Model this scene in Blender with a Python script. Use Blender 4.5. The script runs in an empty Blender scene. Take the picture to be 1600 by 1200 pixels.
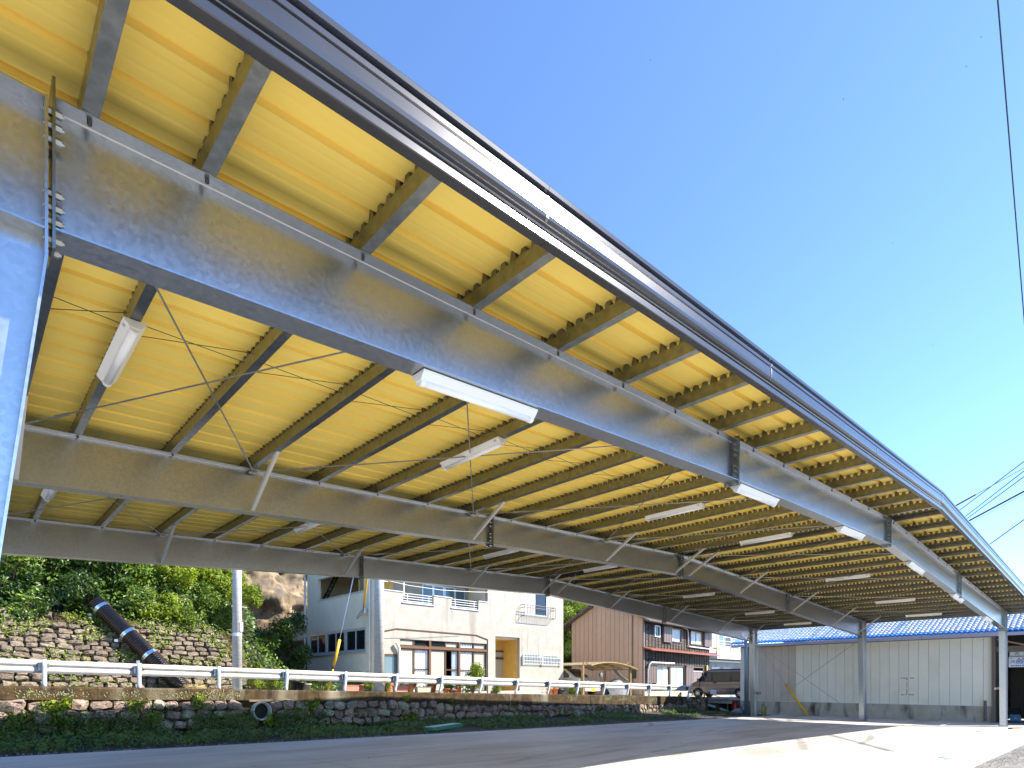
import bpy, math, random
from mathutils import Vector, Matrix, noise as mnoise
R = random.Random(7)
S = bpy.context.scene
COL = S.collection

# ------------------------------------------------------------------ camera, sky, sun, exposure
EYE, F, YAW, HZ = 1.728, 929.5, 0.7541, 1066.6
SY, CY = math.sin(YAW), math.cos(YAW)
cam = bpy.data.cameras.new('camera')
cam.sensor_width = 36.0
cam.lens = F / 1600 * 36
cam.shift_y = (HZ - 600) / 1600
cam.clip_start = 0.05
cam.clip_end = 3000
camo = bpy.data.objects.new('camera', cam)
COL.objects.link(camo)
camo.location = (0, 0, EYE)
camo.rotation_euler = (math.pi / 2, 0, -YAW)
S.camera = camo

SUN_TO = Vector((3.9, -3.67, 4.4)).normalized()
SUN_EL = math.asin(SUN_TO.z)
SUN_AZ = math.atan2(SUN_TO.x, SUN_TO.y)          # from +Y towards +X
w = bpy.data.worlds.new('World')
S.world = w
w.use_nodes = True
nt = w.node_tree
nt.nodes.clear()
sky = nt.nodes.new('ShaderNodeTexSky')
sky.sky_type = 'NISHITA'
sky.sun_disc = False
sky.sun_elevation = SUN_EL
sky.sun_rotation = SUN_AZ
sky.altitude = 3000
sky.air_density = 1.05
sky.dust_density = 1.0
sky.ozone_density = 6.5
bg = nt.nodes.new('ShaderNodeBackground')
bg.inputs['Strength'].default_value = 0.138
wo = nt.nodes.new('ShaderNodeOutputWorld')
nt.links.new(sky.outputs[0], bg.inputs[0])
nt.links.new(bg.outputs[0], wo.inputs[0])
sl = bpy.data.lights.new('sun', 'SUN')
sl.energy = 4.0
sl.angle = math.radians(0.5)
sl.color = (1.0, 0.93, 0.82)
so = bpy.data.objects.new('sun', sl)
COL.objects.link(so)
so.rotation_euler = SUN_TO.to_track_quat('Z', 'Y').to_euler()
so.location = (0, 0, 40)
S.view_settings.view_transform = 'Standard'
S.view_settings.look = 'None'
S.view_settings.gamma = 1
S.view_settings.use_curve_mapping = False
S.view_settings.exposure = 1.72
S.cycles.max_bounces = 10
S.cycles.diffuse_bounces = 6
S.cycles.glossy_bounces = 4
S.cycles.transmission_bounces = 4
S.cycles.transparent_max_bounces = 8
S.cycles.caustics_reflective = False
S.cycles.caustics_refractive = False

# ------------------------------------------------------------------ helpers: measuring rays of the photograph
def ray(px, py):
    a, b = (px - 800) / F, (HZ - py) / F
    return Vector((SY + CY * a, CY - SY * a, b))
E0 = Vector((0, 0, EYE))
def onY(px, py, Y): d = ray(px, py); return E0 + d * (Y / d.y)
def onX(px, py, X): d = ray(px, py); return E0 + d * (X / d.x)
def onZ(px, py, Z): d = ray(px, py); return E0 + d * ((Z - EYE) / d.z)
def onP(px, py, p, n):
    d = ray(px, py); n = Vector(n)
    return E0 + d * ((Vector(p) - E0).dot(n) / d.dot(n))

# ------------------------------------------------------------------ helpers: objects
WM = {}
def mset(o, parent, m):
    WM[o.name] = m
def empty(name, loc=(0, 0, 0), rz=0.0, label=None, cat=None, group=None):
    o = bpy.data.objects.new(name, None)
    o.empty_display_size = 0.2
    COL.objects.link(o)
    o.location = loc
    o.rotation_euler = (0, 0, rz)
    WM[o.name] = Matrix.Translation(Vector(loc)) @ Matrix.Rotation(rz, 4, 'Z')
    tag(o, label, cat, group)
    return o
def tag(o, label=None, cat=None, group=None, kind=None):
    if label: o['label'] = label
    if cat: o['category'] = cat
    if group: o['group'] = group
    if kind: o['kind'] = kind
    return o
def copy_tree(o, parent=None, loc=None, rz=None, label=None):
    c = o.copy()
    COL.objects.link(c)
    c.parent = parent
    if loc is not None: c.location = loc
    if rz is not None: c.rotation_euler = (0, 0, rz)
    if label: c['label'] = label
    for ch in list(o.children):
        copy_tree(ch, c)
    return c

class MB:
    def __init__(s): s.v, s.f, s.m, s.cur = [], [], [], 0
    def add(s, vs, fs):
        b = len(s.v)
        s.v += [tuple(x) for x in vs]
        s.f += [tuple(b + i for i in f) for f in fs]
        s.m += [s.cur] * len(fs)
        return s
    def box(s, x0, y0, z0, x1, y1, z1):
        if x0 > x1: x0, x1 = x1, x0
        if y0 > y1: y0, y1 = y1, y0
        if z0 > z1: z0, z1 = z1, z0
        return s.add([(x0, y0, z0), (x1, y0, z0), (x1, y1, z0), (x0, y1, z0), (x0, y0, z1), (x1, y0, z1), (x1, y1, z1), (x0, y1, z1)],
              [(0, 3, 2, 1), (4, 5, 6, 7), (0, 1, 5, 4), (1, 2, 6, 5), (2, 3, 7, 6), (3, 0, 4, 7)])
    def obox(s, o, u, v, n):          # box from a corner and three edge vectors
        o, u, v, n = map(Vector, (o, u, v, n))
        p = [o, o + u, o + u + v, o + v]
        q = [a + n for a in p]
        fl = [(0, 3, 2, 1), (4, 5, 6, 7), (0, 1, 5, 4), (1, 2, 6, 5), (2, 3, 7, 6), (3, 0, 4, 7)]
        if u.cross(v).dot(n) < 0: fl = [tuple(reversed(f)) for f in fl]
        return s.add(p + q, fl)
    def quad(s, a, b, c, d): return s.add([a, b, c, d], [(0, 1, 2, 3)])
    def loft(s, rings, closed=True, caps=True):
        n = len(rings[0]); vs = []; fs = []
        for r in rings: vs += list(r)
        for i in range(len(rings) - 1):
            for j in range(n if closed else n - 1):
                k = (j + 1) % n
                fs.append((i * n + j, i * n + k, (i + 1) * n + k, (i + 1) * n + j))
        if caps and closed:
            fs.append(tuple(reversed(range(n))))
            fs.append(tuple((len(rings) - 1) * n + j for j in range(n)))
        return s.add(vs, fs)
    def tube(s, pts, r, n=8, caps=True, r2=None):
        pts = [Vector(p) for p in pts]; rings = []; N = len(pts)
        for i, p in enumerate(pts):
            d = (pts[min(i + 1, N - 1)] - pts[max(i - 1, 0)]).normalized()
            a = d.orthogonal().normalized() if i == 0 else (a - d * a.dot(d)).normalized()
            b = d.cross(a)
            rr = r if r2 is None else r + (r2 - r) * i / (N - 1)
            rings.append([p + (a * math.cos(t) + b * math.sin(t)) * rr for t in [2 * math.pi * j / n for j in range(n)]])
        return s.loft(rings, True, caps)
    def bar(s, p, q, wd, ht, up=(0, 0, 1)):     # rectangular bar along p-q
        p, q = Vector(p), Vector(q); d = (q - p).normalized()
        a = d.cross(Vector(up))
        a = a.normalized() if a.length > 1e-4 else d.orthogonal().normalized()
        b = a.cross(d)
        rg = lambda c: [c - a * wd / 2 - b * ht / 2, c + a * wd / 2 - b * ht / 2, c + a * wd / 2 + b * ht / 2, c - a * wd / 2 + b * ht / 2]
        return s.loft([rg(p), rg(q)])
    def lathe(s, c, prof, n=16, ax='Z'):
        rings = []
        for r, h in prof:
            ring = []
            for j in range(n):
                t = 2 * math.pi * j / n
                x, y = r * math.cos(t), r * math.sin(t)
                ring.append(Vector(c) + Vector({'Z': (x, y, h), 'Y': (x, h, y), 'X': (h, x, y)}[ax]))
            rings.append(ring)
        if ax == 'Y': rings = [list(reversed(r)) for r in rings]
        return s.loft(rings)
    def wall(s, o, u, n, W, z0, z1, holes=(), t=0.15):
        """solid wall panel: front lower-left o (z ignored), u along, n outward; holes (a0,z0,a1,z1)"""
        o, u, n = Vector(o), Vector(u).normalized(), Vector(n).normalized()
        xs = sorted({0, W} | {h[0] for h in holes} | {h[2] for h in holes})
        zs = sorted({z0, z1} | {h[1] for h in holes} | {h[3] for h in holes})
        xs = [x for x in xs if 0 <= x <= W]; zs = [z for z in zs if z0 <= z <= z1]
        def solid(i, j):
            if i < 0 or j < 0 or i >= len(xs) - 1 or j >= len(zs) - 1: return False
            a, b = (xs[i] + xs[i + 1]) / 2, (zs[j] + zs[j + 1]) / 2
            return not any(h[0] < a < h[2] and h[1] < b < h[3] for h in holes)
        P = lambda a, z, d: Vector((o.x + u.x * a - n.x * d, o.y + u.y * a - n.y * d, z))
        for i in range(len(xs) - 1):
            for j in range(len(zs) - 1):
                if not solid(i, j): continue
                a0, a1, b0, b1 = xs[i], xs[i + 1], zs[j], zs[j + 1]
                s.quad(P(a0, b0, 0), P(a1, b0, 0), P(a1, b1, 0), P(a0, b1, 0))
                s.quad(P(a0, b0, t), P(a0, b1, t), P(a1, b1, t), P(a1, b0, t))
                if not solid(i - 1, j): s.quad(P(a0, b0, 0), P(a0, b1, 0), P(a0, b1, t), P(a0, b0, t))
                if not solid(i + 1, j): s.quad(P(a1, b0, 0), P(a1, b0, t), P(a1, b1, t), P(a1, b1, 0))
                if not solid(i, j - 1): s.quad(P(a0, b0, 0), P(a0, b0, t), P(a1, b0, t), P(a1, b0, 0))
                if not solid(i, j + 1): s.quad(P(a0, b1, 0), P(a1, b1, 0), P(a1, b1, t), P(a0, b1, t))
        return s
    def mesh(s, name, mats, smooth=False, inv=None):
        me = bpy.data.meshes.new(name)
        v = s.v if inv is None else [tuple(inv @ Vector(p)) for p in s.v]
        me.from_pydata(v, [], s.f)
        for m in (mats if isinstance(mats, (list, tuple)) else [mats]): me.materials.append(m)
        if max(s.m, default=0) > 0: me.polygons.foreach_set('material_index', s.m)
        if smooth: me.polygons.foreach_set('use_smooth', [True] * len(me.polygons))
        me.update()
        return me
    def build(s, name, mats, parent=None, smooth=False, local=False, kind=None, label=None, cat=None, group=None):
        pm = WM[parent.name] if parent else Matrix.Identity(4)
        me = s.mesh(name, mats, smooth, None if (local or parent is None) else pm.inverted())
        o = bpy.data.objects.new(name, me)
        COL.objects.link(o)
        if parent: o.parent = parent
        WM[o.name] = pm
        tag(o, label, cat, group, kind)
        return o
def inst(name, me, parent, loc, rot=(0, 0, 0), sc=(1, 1, 1)):
    o = bpy.data.objects.new(name, me); COL.objects.link(o)
    if parent:
        o.parent = parent
        loc = WM[parent.name].inverted() @ Vector(loc)
    o.location = loc; o.rotation_euler = rot; o.scale = sc
    return o

# ------------------------------------------------------------------ materials
def mat(name, c1, c2=None, scale=6.0, rough=0.6, metal=0.0, bump=0.0, bscale=None, lo=0.35, hi=0.65, stretch=(1, 1, 1),
        rvar=0.0, rand=0.0, spec=None, detail=6.0, c3=None, s3=1.0, lo3=0.5, hi3=0.7, st3=(1, 1, 1), voro=False, trans=0.0):
    m = bpy.data.materials.new(name); m.use_nodes = True
    N = m.node_tree.nodes; L = m.node_tree.links
    b = N['Principled BSDF']
    b.inputs['Metallic'].default_value = metal
    b.inputs['Roughness'].default_value = rough
    if spec is not None: b.inputs['Specular IOR Level'].default_value = spec
    tc = N.new('ShaderNodeTexCoord'); oi = N.new('ShaderNodeObjectInfo')
    def nz(sc, st, dt=detail):
        mp = N.new('ShaderNodeMapping'); mp.inputs['Scale'].default_value = st
        L.new(tc.outputs['Object'], mp.inputs['Vector'])
        ad = N.new('ShaderNodeVectorMath'); ad.operation = 'ADD'
        ml = N.new('ShaderNodeMath'); ml.operation = 'MULTIPLY'; ml.inputs[1].default_value = 37.0
        L.new(oi.outputs['Random'], ml.inputs[0])
        L.new(mp.outputs[0], ad.inputs[0]); L.new(ml.outputs[0], ad.inputs[1])
        if voro and dt == detail:
            t = N.new('ShaderNodeTexVoronoi'); t.inputs['Scale'].default_value = sc
            L.new(ad.outputs[0], t.inputs['Vector']); return t.outputs['Color']
        t = N.new('ShaderNodeTexNoise'); t.inputs['Scale'].default_value = sc; t.inputs['Detail'].default_value = dt
        L.new(ad.outputs[0], t.inputs['Vector']); return t.outputs['Fac']
    def ramp(src, a, bb, ca, cb):
        r = N.new('ShaderNodeValToRGB'); r.color_ramp.elements[0].position = a; r.color_ramp.elements[1].position = bb
        r.color_ramp.elements[0].color = (*ca, 1); r.color_ramp.elements[1].color = (*cb, 1)
        L.new(src, r.inputs['Fac']); return r.outputs['Color']
    out = None
    if c2 is not None:
        n1 = nz(scale, stretch)
        out = ramp(n1, lo, hi, c1, c2)
    if c3 is not None:
        n3 = nz(s3, st3, 5.0)
        fac = ramp(n3, lo3, hi3, (0, 0, 0), (1, 1, 1))
        mx = N.new('ShaderNodeMix'); mx.data_type = 'RGBA'
        L.new(fac, mx.inputs['Factor'])
        if out is None: mx.inputs['A'].default_value = (*c1, 1)
        else: L.new(out, mx.inputs['A'])
        mx.inputs['B'].default_value = (*c3, 1); out = mx.outputs['Result']
    if rand:
        hs = N.new('ShaderNodeHueSaturation')
        mr = N.new('ShaderNodeMapRange'); mr.inputs['To Min'].default_value = 1 - rand; mr.inputs['To Max'].default_value = 1 + rand
        L.new(oi.outputs['Random'], mr.inputs['Value']); L.new(mr.outputs[0], hs.inputs['Value'])
        if out is None: hs.inputs['Color'].default_value = (*c1, 1)
        else: L.new(out, hs.inputs['Color'])
        out = hs.outputs['Color']
    if out is None: b.inputs['Base Color'].default_value = (*c1, 1)
    else: L.new(out, b.inputs['Base Color'])
    if rvar:
        nr = nz(scale * 0.7, stretch, 4.0)
        mr = N.new('ShaderNodeMapRange'); mr.inputs['From Min'].default_value = 0.3; mr.inputs['From Max'].default_value = 0.7
        mr.inputs['To Min'].default_value = rough - rvar; mr.inputs['To Max'].default_value = rough + rvar
        L.new(nr, mr.inputs['Value']); L.new(mr.outputs[0], b.inputs['Roughness'])
    if bump:
        nb = nz(bscale or scale * 3, stretch, 8.0)
        bp = N.new('ShaderNodeBump'); bp.inputs['Strength'].default_value = bump; bp.inputs['Distance'].default_value = 0.02
        L.new(nb, bp.inputs['Height']); L.new(bp.outputs[0], b.inputs['Normal'])
    if trans:
        tr = N.new('ShaderNodeBsdfTranslucent'); mx = N.new('ShaderNodeMixShader'); mx.inputs[0].default_value = trans
        if out is not None: L.new(out, tr.inputs['Color'])
        else: tr.inputs['Color'].default_value = (*c1, 1)
        L.new(b.outputs[0], mx.inputs[1]); L.new(tr.outputs[0], mx.inputs[2])
        L.new(mx.outputs[0], N['Material Output'].inputs[0])
    return m
M = {}
M['galv'] = mat('galvanized steel', (0.40, 0.42, 0.445), (0.52, 0.54, 0.565), 38, 0.315, 1.0, 0.012, 70, 0.0, 1.0, voro=True, rvar=0.04, c3=(0.40, 0.42, 0.44), s3=0.8, lo3=0.40, hi3=0.80)
M['zinc'] = mat('bright zinc strut', (0.58, 0.58, 0.57), None, rough=0.45, metal=0.35)
M['galv_fine'] = mat('galvanized steel sections', (0.20, 0.212, 0.205), (0.27, 0.282, 0.275), 14, 0.34, 1.0, 0.04, 30, rvar=0.06, rand=0.08)
M['galv_dull'] = mat('dull zinc bracket', (0.13, 0.13, 0.125), (0.26, 0.26, 0.25), 10, 0.42, 0.9)
M['boltd'] = mat('dark bolt', (0.12, 0.115, 0.11), None, rough=0.5, metal=1.0)
M['bolt'] = mat('zinc bolt', (0.36, 0.36, 0.34), None, rough=0.4, metal=1.0)
M['yellow'] = mat('yellow foam roof lining', (0.96, 0.69, 0.13), (0.98, 0.73, 0.16), 3, 0.75, 0, 0.05, 60, stretch=(0.3, 3, 1), rand=0.05)
M['sheet'] = mat('steel roof sheet top', (0.45, 0.46, 0.47), None, rough=0.35, metal=0.8)
M['fascia'] = mat('dark grey coated fascia', (0.085, 0.085, 0.09), (0.10, 0.10, 0.105), 2, 0.19, 0.75, 0.004, 3)
M['rod'] = mat('steel rod', (0.40, 0.40, 0.39), None, rough=0.4, metal=1.0)
M['cable'] = mat('dark cable', (0.02, 0.025, 0.03), None, rough=0.6)
M['brown_cable'] = mat('brown sheathed cable', (0.06, 0.025, 0.012), None, rough=0.6)
M['lampw'] = mat('white lamp housing', (0.80, 0.80, 0.77), None, rough=0.35)
M['lens'] = mat('opal lamp cover', (0.84, 0.85, 0.86), None, rough=0.25)
M['print'] = mat('grey printed label', (0.25, 0.26, 0.26), None, rough=0.6)
M['concrete'] = mat('new concrete slab', (0.49, 0.48, 0.455), (0.60, 0.59, 0.565), 1.6, 0.55, 0, 0.06, 40, 0.3, 0.7, stretch=(0.5, 2.0, 1), c3=(0.37, 0.345, 0.31), s3=0.45, lo3=0.44, hi3=0.70, st3=(0.5, 2.2, 1))
M['rough_ground'] = mat('pale ground for bounce light', (0.33, 0.32, 0.29), (0.44, 0.425, 0.39), 18, 0.9, 0, 0.5, 60)  # tone kept pale to bounce sunlight up to the roof lining
M['apron'] = mat('worn asphalt apron', (0.10, 0.095, 0.085), (0.22, 0.21, 0.19), 3.5, 0.9, 0, 0.6, 55, stretch=(0.5, 2.5, 1), c3=(0.30, 0.285, 0.26), s3=30, lo3=0.56, hi3=0.64)
M['road'] = mat('worn concrete road', (0.34, 0.33, 0.30), (0.44, 0.42, 0.38), 2, 0.85, 0, 0.15, 50)
M['soil'] = mat('dark soil', (0.022, 0.020, 0.012), (0.055, 0.045, 0.03), 7, 0.95, 0, 0.5, 30)
M['gravel'] = mat('grey gravel', (0.09, 0.085, 0.085), (0.19, 0.175, 0.17), 8, 0.9, rand=0.3)
M['coping'] = mat('mossy concrete coping', (0.022, 0.013, 0.004), (0.080, 0.046, 0.013), 5, 0.95, 0, 0.7, 24, c3=(0.25, 0.215, 0.15), s3=0.8, lo3=0.55, hi3=0.74, st3=(1.3, 1, 0.4))
M['lichen'] = mat('pale lichen', (0.17, 0.19, 0.08), (0.27, 0.28, 0.15), 20, 0.95)
M['stone'] = mat('purple brown stone', (0.09, 0.06, 0.045), (0.38, 0.275, 0.22), 9, 0.9, 0, 0.6, 22, rand=0.3, c3=(0.10, 0.09, 0.03), s3=3.0, lo3=0.58, hi3=0.7)
M['stone_pale'] = mat('pale lichen stone', (0.17, 0.15, 0.11), (0.33, 0.29, 0.23), 9, 0.9, 0, 0.6, 22, rand=0.25, c3=(0.34, 0.38, 0.2), s3=5, lo3=0.55, hi3=0.65)
M['stone_grey'] = mat('grey revetment stone', (0.10, 0.078, 0.055), (0.27, 0.215, 0.16), 6, 0.95, 0, 0.9, 18, rand=0.3, c3=(0.06, 0.05, 0.016), s3=2.2, lo3=0.52, hi3=0.66)
M['moss'] = mat('brown moss joint', (0.022, 0.017, 0.006), (0.085, 0.064, 0.02), 6, 1.0, 0, 0.8, 40)
M['gravel_pale'] = mat('pale gravel', (0.26, 0.25, 0.23), (0.42, 0.40, 0.37), 8, 0.9, rand=0.3)
M['leaf'] = mat('mid green leaf', (0.055, 0.115, 0.006), (0.15, 0.22, 0.014), 1.3, 0.45, 0, rand=0.25, lo=0.3, hi=0.7, trans=0.25)
M['leaf_dark'] = mat('dark green leaf', (0.022, 0.058, 0.006), (0.085, 0.15, 0.014), 1.3, 0.4, 0, rand=0.2, lo=0.3, hi=0.7, trans=0.18)
M['leaf_lime'] = mat('lime green leaf', (0.13, 0.20, 0.006), (0.27, 0.33, 0.016), 1.6, 0.5, 0, rand=0.2, lo=0.3, hi=0.7, trans=0.3)
M['grass'] = mat('weed blades', (0.035, 0.085, 0.006), (0.12, 0.18, 0.014), 1.2, 0.6, 0, rand=0.2, trans=0.25)
M['straw'] = mat('dry straw', (0.40, 0.26, 0.09), (0.5, 0.36, 0.16), 8, 0.8)
M['twig'] = mat('brown twig', (0.08, 0.055, 0.035), None, rough=0.9)
M['bark'] = mat('tree bark', (0.06, 0.045, 0.03), (0.13, 0.1, 0.07), 8, 0.9, 0, 0.5, 20)
M['rock'] = mat('weathered cliff rock', (0.06, 0.042, 0.024), (0.30, 0.225, 0.14), 1.6, 0.95, 0, 1.0, 5, 0.35, 0.66, c3=(0.11, 0.09, 0.07), s3=1.1, lo3=0.55, hi3=0.68)
M['hill'] = mat('hillside earth', (0.012, 0.018, 0.006), (0.03, 0.035, 0.012), 2, 1.0, 0, 0.5, 8)
M['rail'] = mat('white galvanized guardrail', (0.46, 0.46, 0.45), (0.41, 0.41, 0.39), 3, 0.4, 0.0, c3=(0.30, 0.25, 0.18), s3=3.0, lo3=0.52, hi3=0.85, st3=(1, 1, .35))
M['post'] = mat('grey guardrail post', (0.55, 0.57, 0.62), (0.66, 0.68, 0.72), 5, 0.4, 0.2)
M['pipe'] = mat('ribbed black brown drain pipe', (0.018, 0.012, 0.012), (0.04, 0.022, 0.02), 4, 0.35)
M['band'] = mat('bright steel band', (0.62, 0.65, 0.68), None, rough=0.3, metal=0.9)
M['pole'] = mat('concrete utility pole', (0.40, 0.40, 0.39), (0.50, 0.50, 0.49), 5, 0.8, 0, 0.1, 40, stretch=(1, 1, 4))
M['stucco'] = mat('cream stucco', (0.335, 0.31, 0.262), (0.385, 0.36, 0.312), 2.5, 0.85, 0, 0.25, 60, c3=(0.20, 0.162, 0.12), s3=1.6, lo3=0.58, hi3=0.80, st3=(1.6, 1.6, 0.18))
M['stucco_y'] = mat('ochre porch paint', (0.56, 0.36, 0.09), (0.62, 0.42, 0.12), 3, 0.8)
M['stucco_shade'] = mat('cream stucco lightened for shade', (0.75, 0.67, 0.50), (0.80, 0.73, 0.57), 2.5, 0.85, 0, 0.25, 60)  # paler copy of the cream stucco, colour raised to offset shade
M['trim'] = mat('dark brown window frame', (0.085, 0.045, 0.022), None, rough=0.4)
M['alu'] = mat('pale aluminium frame', (0.62, 0.66, 0.72), None, rough=0.35, metal=0.4)
M['white'] = mat('white paint', (0.62, 0.62, 0.60), None, rough=0.45)
M['glass'] = mat('dark window glass', (0.012, 0.016, 0.018), None, rough=0.04, spec=0.6)
M['glassb'] = mat('blue grey window glass', (0.10, 0.16, 0.19), None, rough=0.08, spec=0.6)
M['frost'] = mat('frosted beige pane', (0.42, 0.40, 0.33), None, rough=0.25)
M['curtain'] = mat('white curtain behind glass', (0.62, 0.68, 0.74), (0.74, 0.78, 0.82), 4, 0.35, stretch=(4, 4, 0.4))
M['curtainb'] = mat('pale blue curtain', (0.42, 0.62, 0.68), None, rough=0.4)
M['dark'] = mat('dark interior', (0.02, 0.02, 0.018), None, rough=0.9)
M['pvc'] = mat('cream drain pipe', (0.66, 0.64, 0.58), None, rough=0.4)
M['tan'] = mat('tan metal siding', (0.62, 0.39, 0.24), (0.66, 0.42, 0.26), 2, 0.5, 0, rand=0.06)
M['wood'] = mat('charred cedar board', (0.022, 0.015, 0.012), (0.085, 0.058, 0.038), 5, 0.75, 0, 0.5, 30, stretch=(0.5, 3, 6), rand=0.35, c3=(0.17, 0.13, 0.10), s3=1.3, lo3=0.56, hi3=0.75)
M['batten'] = mat('black brown batten', (0.016, 0.011, 0.009), None, rough=0.7)
M['shutter'] = mat('grey brown shutter', (0.17, 0.125, 0.115), None, rough=0.5)
M['pent'] = mat('rust red pent roof', (0.23, 0.05, 0.025), (0.30, 0.085, 0.045), 4, 0.5)
M['rooft'] = mat('grey brown roof tile', (0.11, 0.08, 0.06), (0.2, 0.15, 0.11), 5, 0.7)
M['bronze'] = mat('aged bronze carport frame', (0.25, 0.16, 0.07), (0.33, 0.23, 0.12), 5, 0.45, 0.3)
M['poly'] = mat('weathered polycarbonate sheet', (0.42, 0.33, 0.17), (0.58, 0.48, 0.30), 3, 0.35, trans=0.3)
M['panelw'] = mat('ivory wall panel', (0.75, 0.74, 0.64), (0.80, 0.79, 0.69), 1.2, 0.45, 0, rand=0.03, c3=(0.66, 0.655, 0.53), s3=0.6, lo3=0.55, hi3=0.75)
M['panelp'] = mat('pinkish aged wall panel', (0.50, 0.445, 0.38), (0.56, 0.50, 0.43), 1.2, 0.5, 0, rand=0.03)
M['found'] = mat('stained foundation concrete', (0.40, 0.37, 0.30), (0.48, 0.45, 0.37), 3, 0.9, 0, 0.2, 40, c3=(0.065, 0.055, 0.04), s3=1.4, lo3=0.50, hi3=0.72, st3=(1, 1.7, 0.55))
M['blue'] = mat('blue glazed roof tile', (0.008, 0.12, 0.52), (0.02, 0.20, 0.62), 6, 0.22, 0, rand=0.1, c3=(0.30, 0.22, 0.17), s3=2.2, lo3=0.62, hi3=0.72, st3=(1, 3.0, 1))
M['gutter'] = mat('lavender grey gutter', (0.40, 0.40, 0.52), None, rough=0.5)
M['brownpipe'] = mat('brown downpipe', (0.14, 0.10, 0.085), None, rough=0.5)
M['orange'] = mat('yellow guard tube', (0.80, 0.42, 0.012), None, rough=0.4)
M['greypipe'] = mat('blue grey steel pole', (0.20, 0.26, 0.32), None, rough=0.4, metal=0.3)
M['olive'] = mat('olive plastic pipe', (0.25, 0.22, 0.08), None, rough=0.5)
M['cone'] = mat('red traffic cone plastic', (0.75, 0.02, 0.012), None, rough=0.45)
M['tarp'] = mat('grey white sheet', (0.12, 0.13, 0.145), (0.19, 0.20, 0.215), 4, 0.5)
M['rust'] = mat('rusty steel', (0.20, 0.10, 0.045), (0.30, 0.16, 0.07), 8, 0.8, 0, 0.2, 30)
M['ramp'] = mat('pale blue green ramp edge', (0.30, 0.45, 0.46), None, rough=0.5)
M['terra'] = mat('terracotta', (0.45, 0.14, 0.05), (0.52, 0.19, 0.075), 5, 0.8, rand=0.12)
M['terrap'] = mat('pink brown planter plastic', (0.50, 0.22, 0.16), None, rough=0.6)
M['potblack'] = mat('black plastic pot', (0.02, 0.022, 0.026), None, rough=0.5)
M['potbeige'] = mat('beige planter', (0.5, 0.45, 0.34), None, rough=0.7)
M['pink'] = mat('magenta petals', (0.7, 0.03, 0.32), None, rough=0.6)
M['vanbody'] = mat('grey brown metallic van paint', (0.23, 0.20, 0.185), None, rough=0.25, metal=0.6)
M['vanroof'] = mat('dark blue roof paint', (0.012, 0.035, 0.17), None, rough=0.25, metal=0.2)
M['carglass'] = mat('car window glass', (0.018, 0.026, 0.026), None, rough=0.03, spec=0.55)
M['tyre'] = mat('black tyre rubber', (0.018, 0.018, 0.018), None, rough=0.8)
M['alloy'] = mat('alloy wheel', (0.62, 0.62, 0.62), None, rough=0.3, metal=0.8)
M['carcream'] = mat('cream car paint', (0.72, 0.68, 0.56), None, rough=0.25)
M['headlamp'] = mat('clear headlamp', (0.7, 0.72, 0.72), None, rough=0.08, metal=0.3)
M['platey'] = mat('yellow number plate', (0.85, 0.55, 0.02), None, rough=0.4)
M['blackpl'] = mat('black plastic', (0.02, 0.02, 0.02), None, rough=0.5)
M['paper'] = mat('pale notice board', (0.55, 0.6, 0.75), None, rough=0.6)
M['signw'] = mat('white sign board', (0.75, 0.78, 0.80), None, rough=0.4)
M['greenp'] = mat('green sign paint', (0.0, 0.20, 0.13), None, rough=0.5)
M['bluep'] = mat('blue sign paint', (0.005, 0.10, 0.45), None, rough=0.5)
M['redp'] = mat('pale red sign paint', (0.5, 0.16, 0.2), None, rough=0.5)
M['tile_glare'] = mat('blue tile with painted glare', (0.12, 0.24, 0.42), (0.46, 0.50, 0.55), 3.0, 0.3, 0, 0.1, 20, 0.40, 0.6, stretch=(2.0, 5.0, 1), c3=(0.36, 0.27, 0.20), s3=2.6, lo3=0.55, hi3=0.68, st3=(1, 4.0, 1), rand=0.1)  # pale patches paint whitish glare over the blue; brown is the joint pattern
M['shed'] = mat('olive brown corrugated door', (0.075, 0.06, 0.035), None, rough=0.6)
M['greenplast'] = mat('green plastic panel', (0.04, 0.24, 0.11), None, rough=0.4)
M['film'] = mat('pale plastic film', (0.55, 0.58, 0.66), (0.7, 0.72, 0.78), 6, 0.3)
M['mark'] = mat('green paint mark', (0.02, 0.28, 0.12), None, rough=0.7)
M['dirt'] = mat('faint grey green mark', (0.20, 0.21, 0.15), None, rough=0.8)
M['bluebox'] = mat('light blue plastic', (0.03, 0.22, 0.45), None, rough=0.4)

# ------------------------------------------------------------------ setting: ground, slab, road
def zslab(x): return 0.25 - 0.0085 * min(max(x, -20), 29.4)
def zroad(x): return 1.61 - 0.0243 * (min(max(x, -30), 36) - 1.63)

def sheet(name, xs, ys, zf, m, kind='structure', thick=0.0):
    b = MB(); n = len(ys)
    b.v = [(x, y, zf(x, y)) for x in xs for y in ys]
    for i in range(len(xs) - 1):
        for j in range(n - 1):
            b.f.append((i * n + j, (i + 1) * n + j, (i + 1) * n + j + 1, i * n + j + 1)); b.m.append(0)
    return b.build(name, m, kind=kind)
def lin(a, b, n): return [a + (b - a) * i / n for i in range(n + 1)]

sheet('ground', [-400, -60, -20, -5] + lin(0, 29.4, 4) + [34, 60, 400], [-400, -60, -10, 2.33, 18.9, 60, 600],
      lambda x, y: (zslab(x) if y < 20 else 0.2) - 0.07, M['rough_ground'])
sheet('asphalt_apron', lin(4, 29.4, 6) + [36], [-3, 0, 1.2, 2.31], lambda x, y: zslab(x) - .055, M['apron'])
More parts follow.
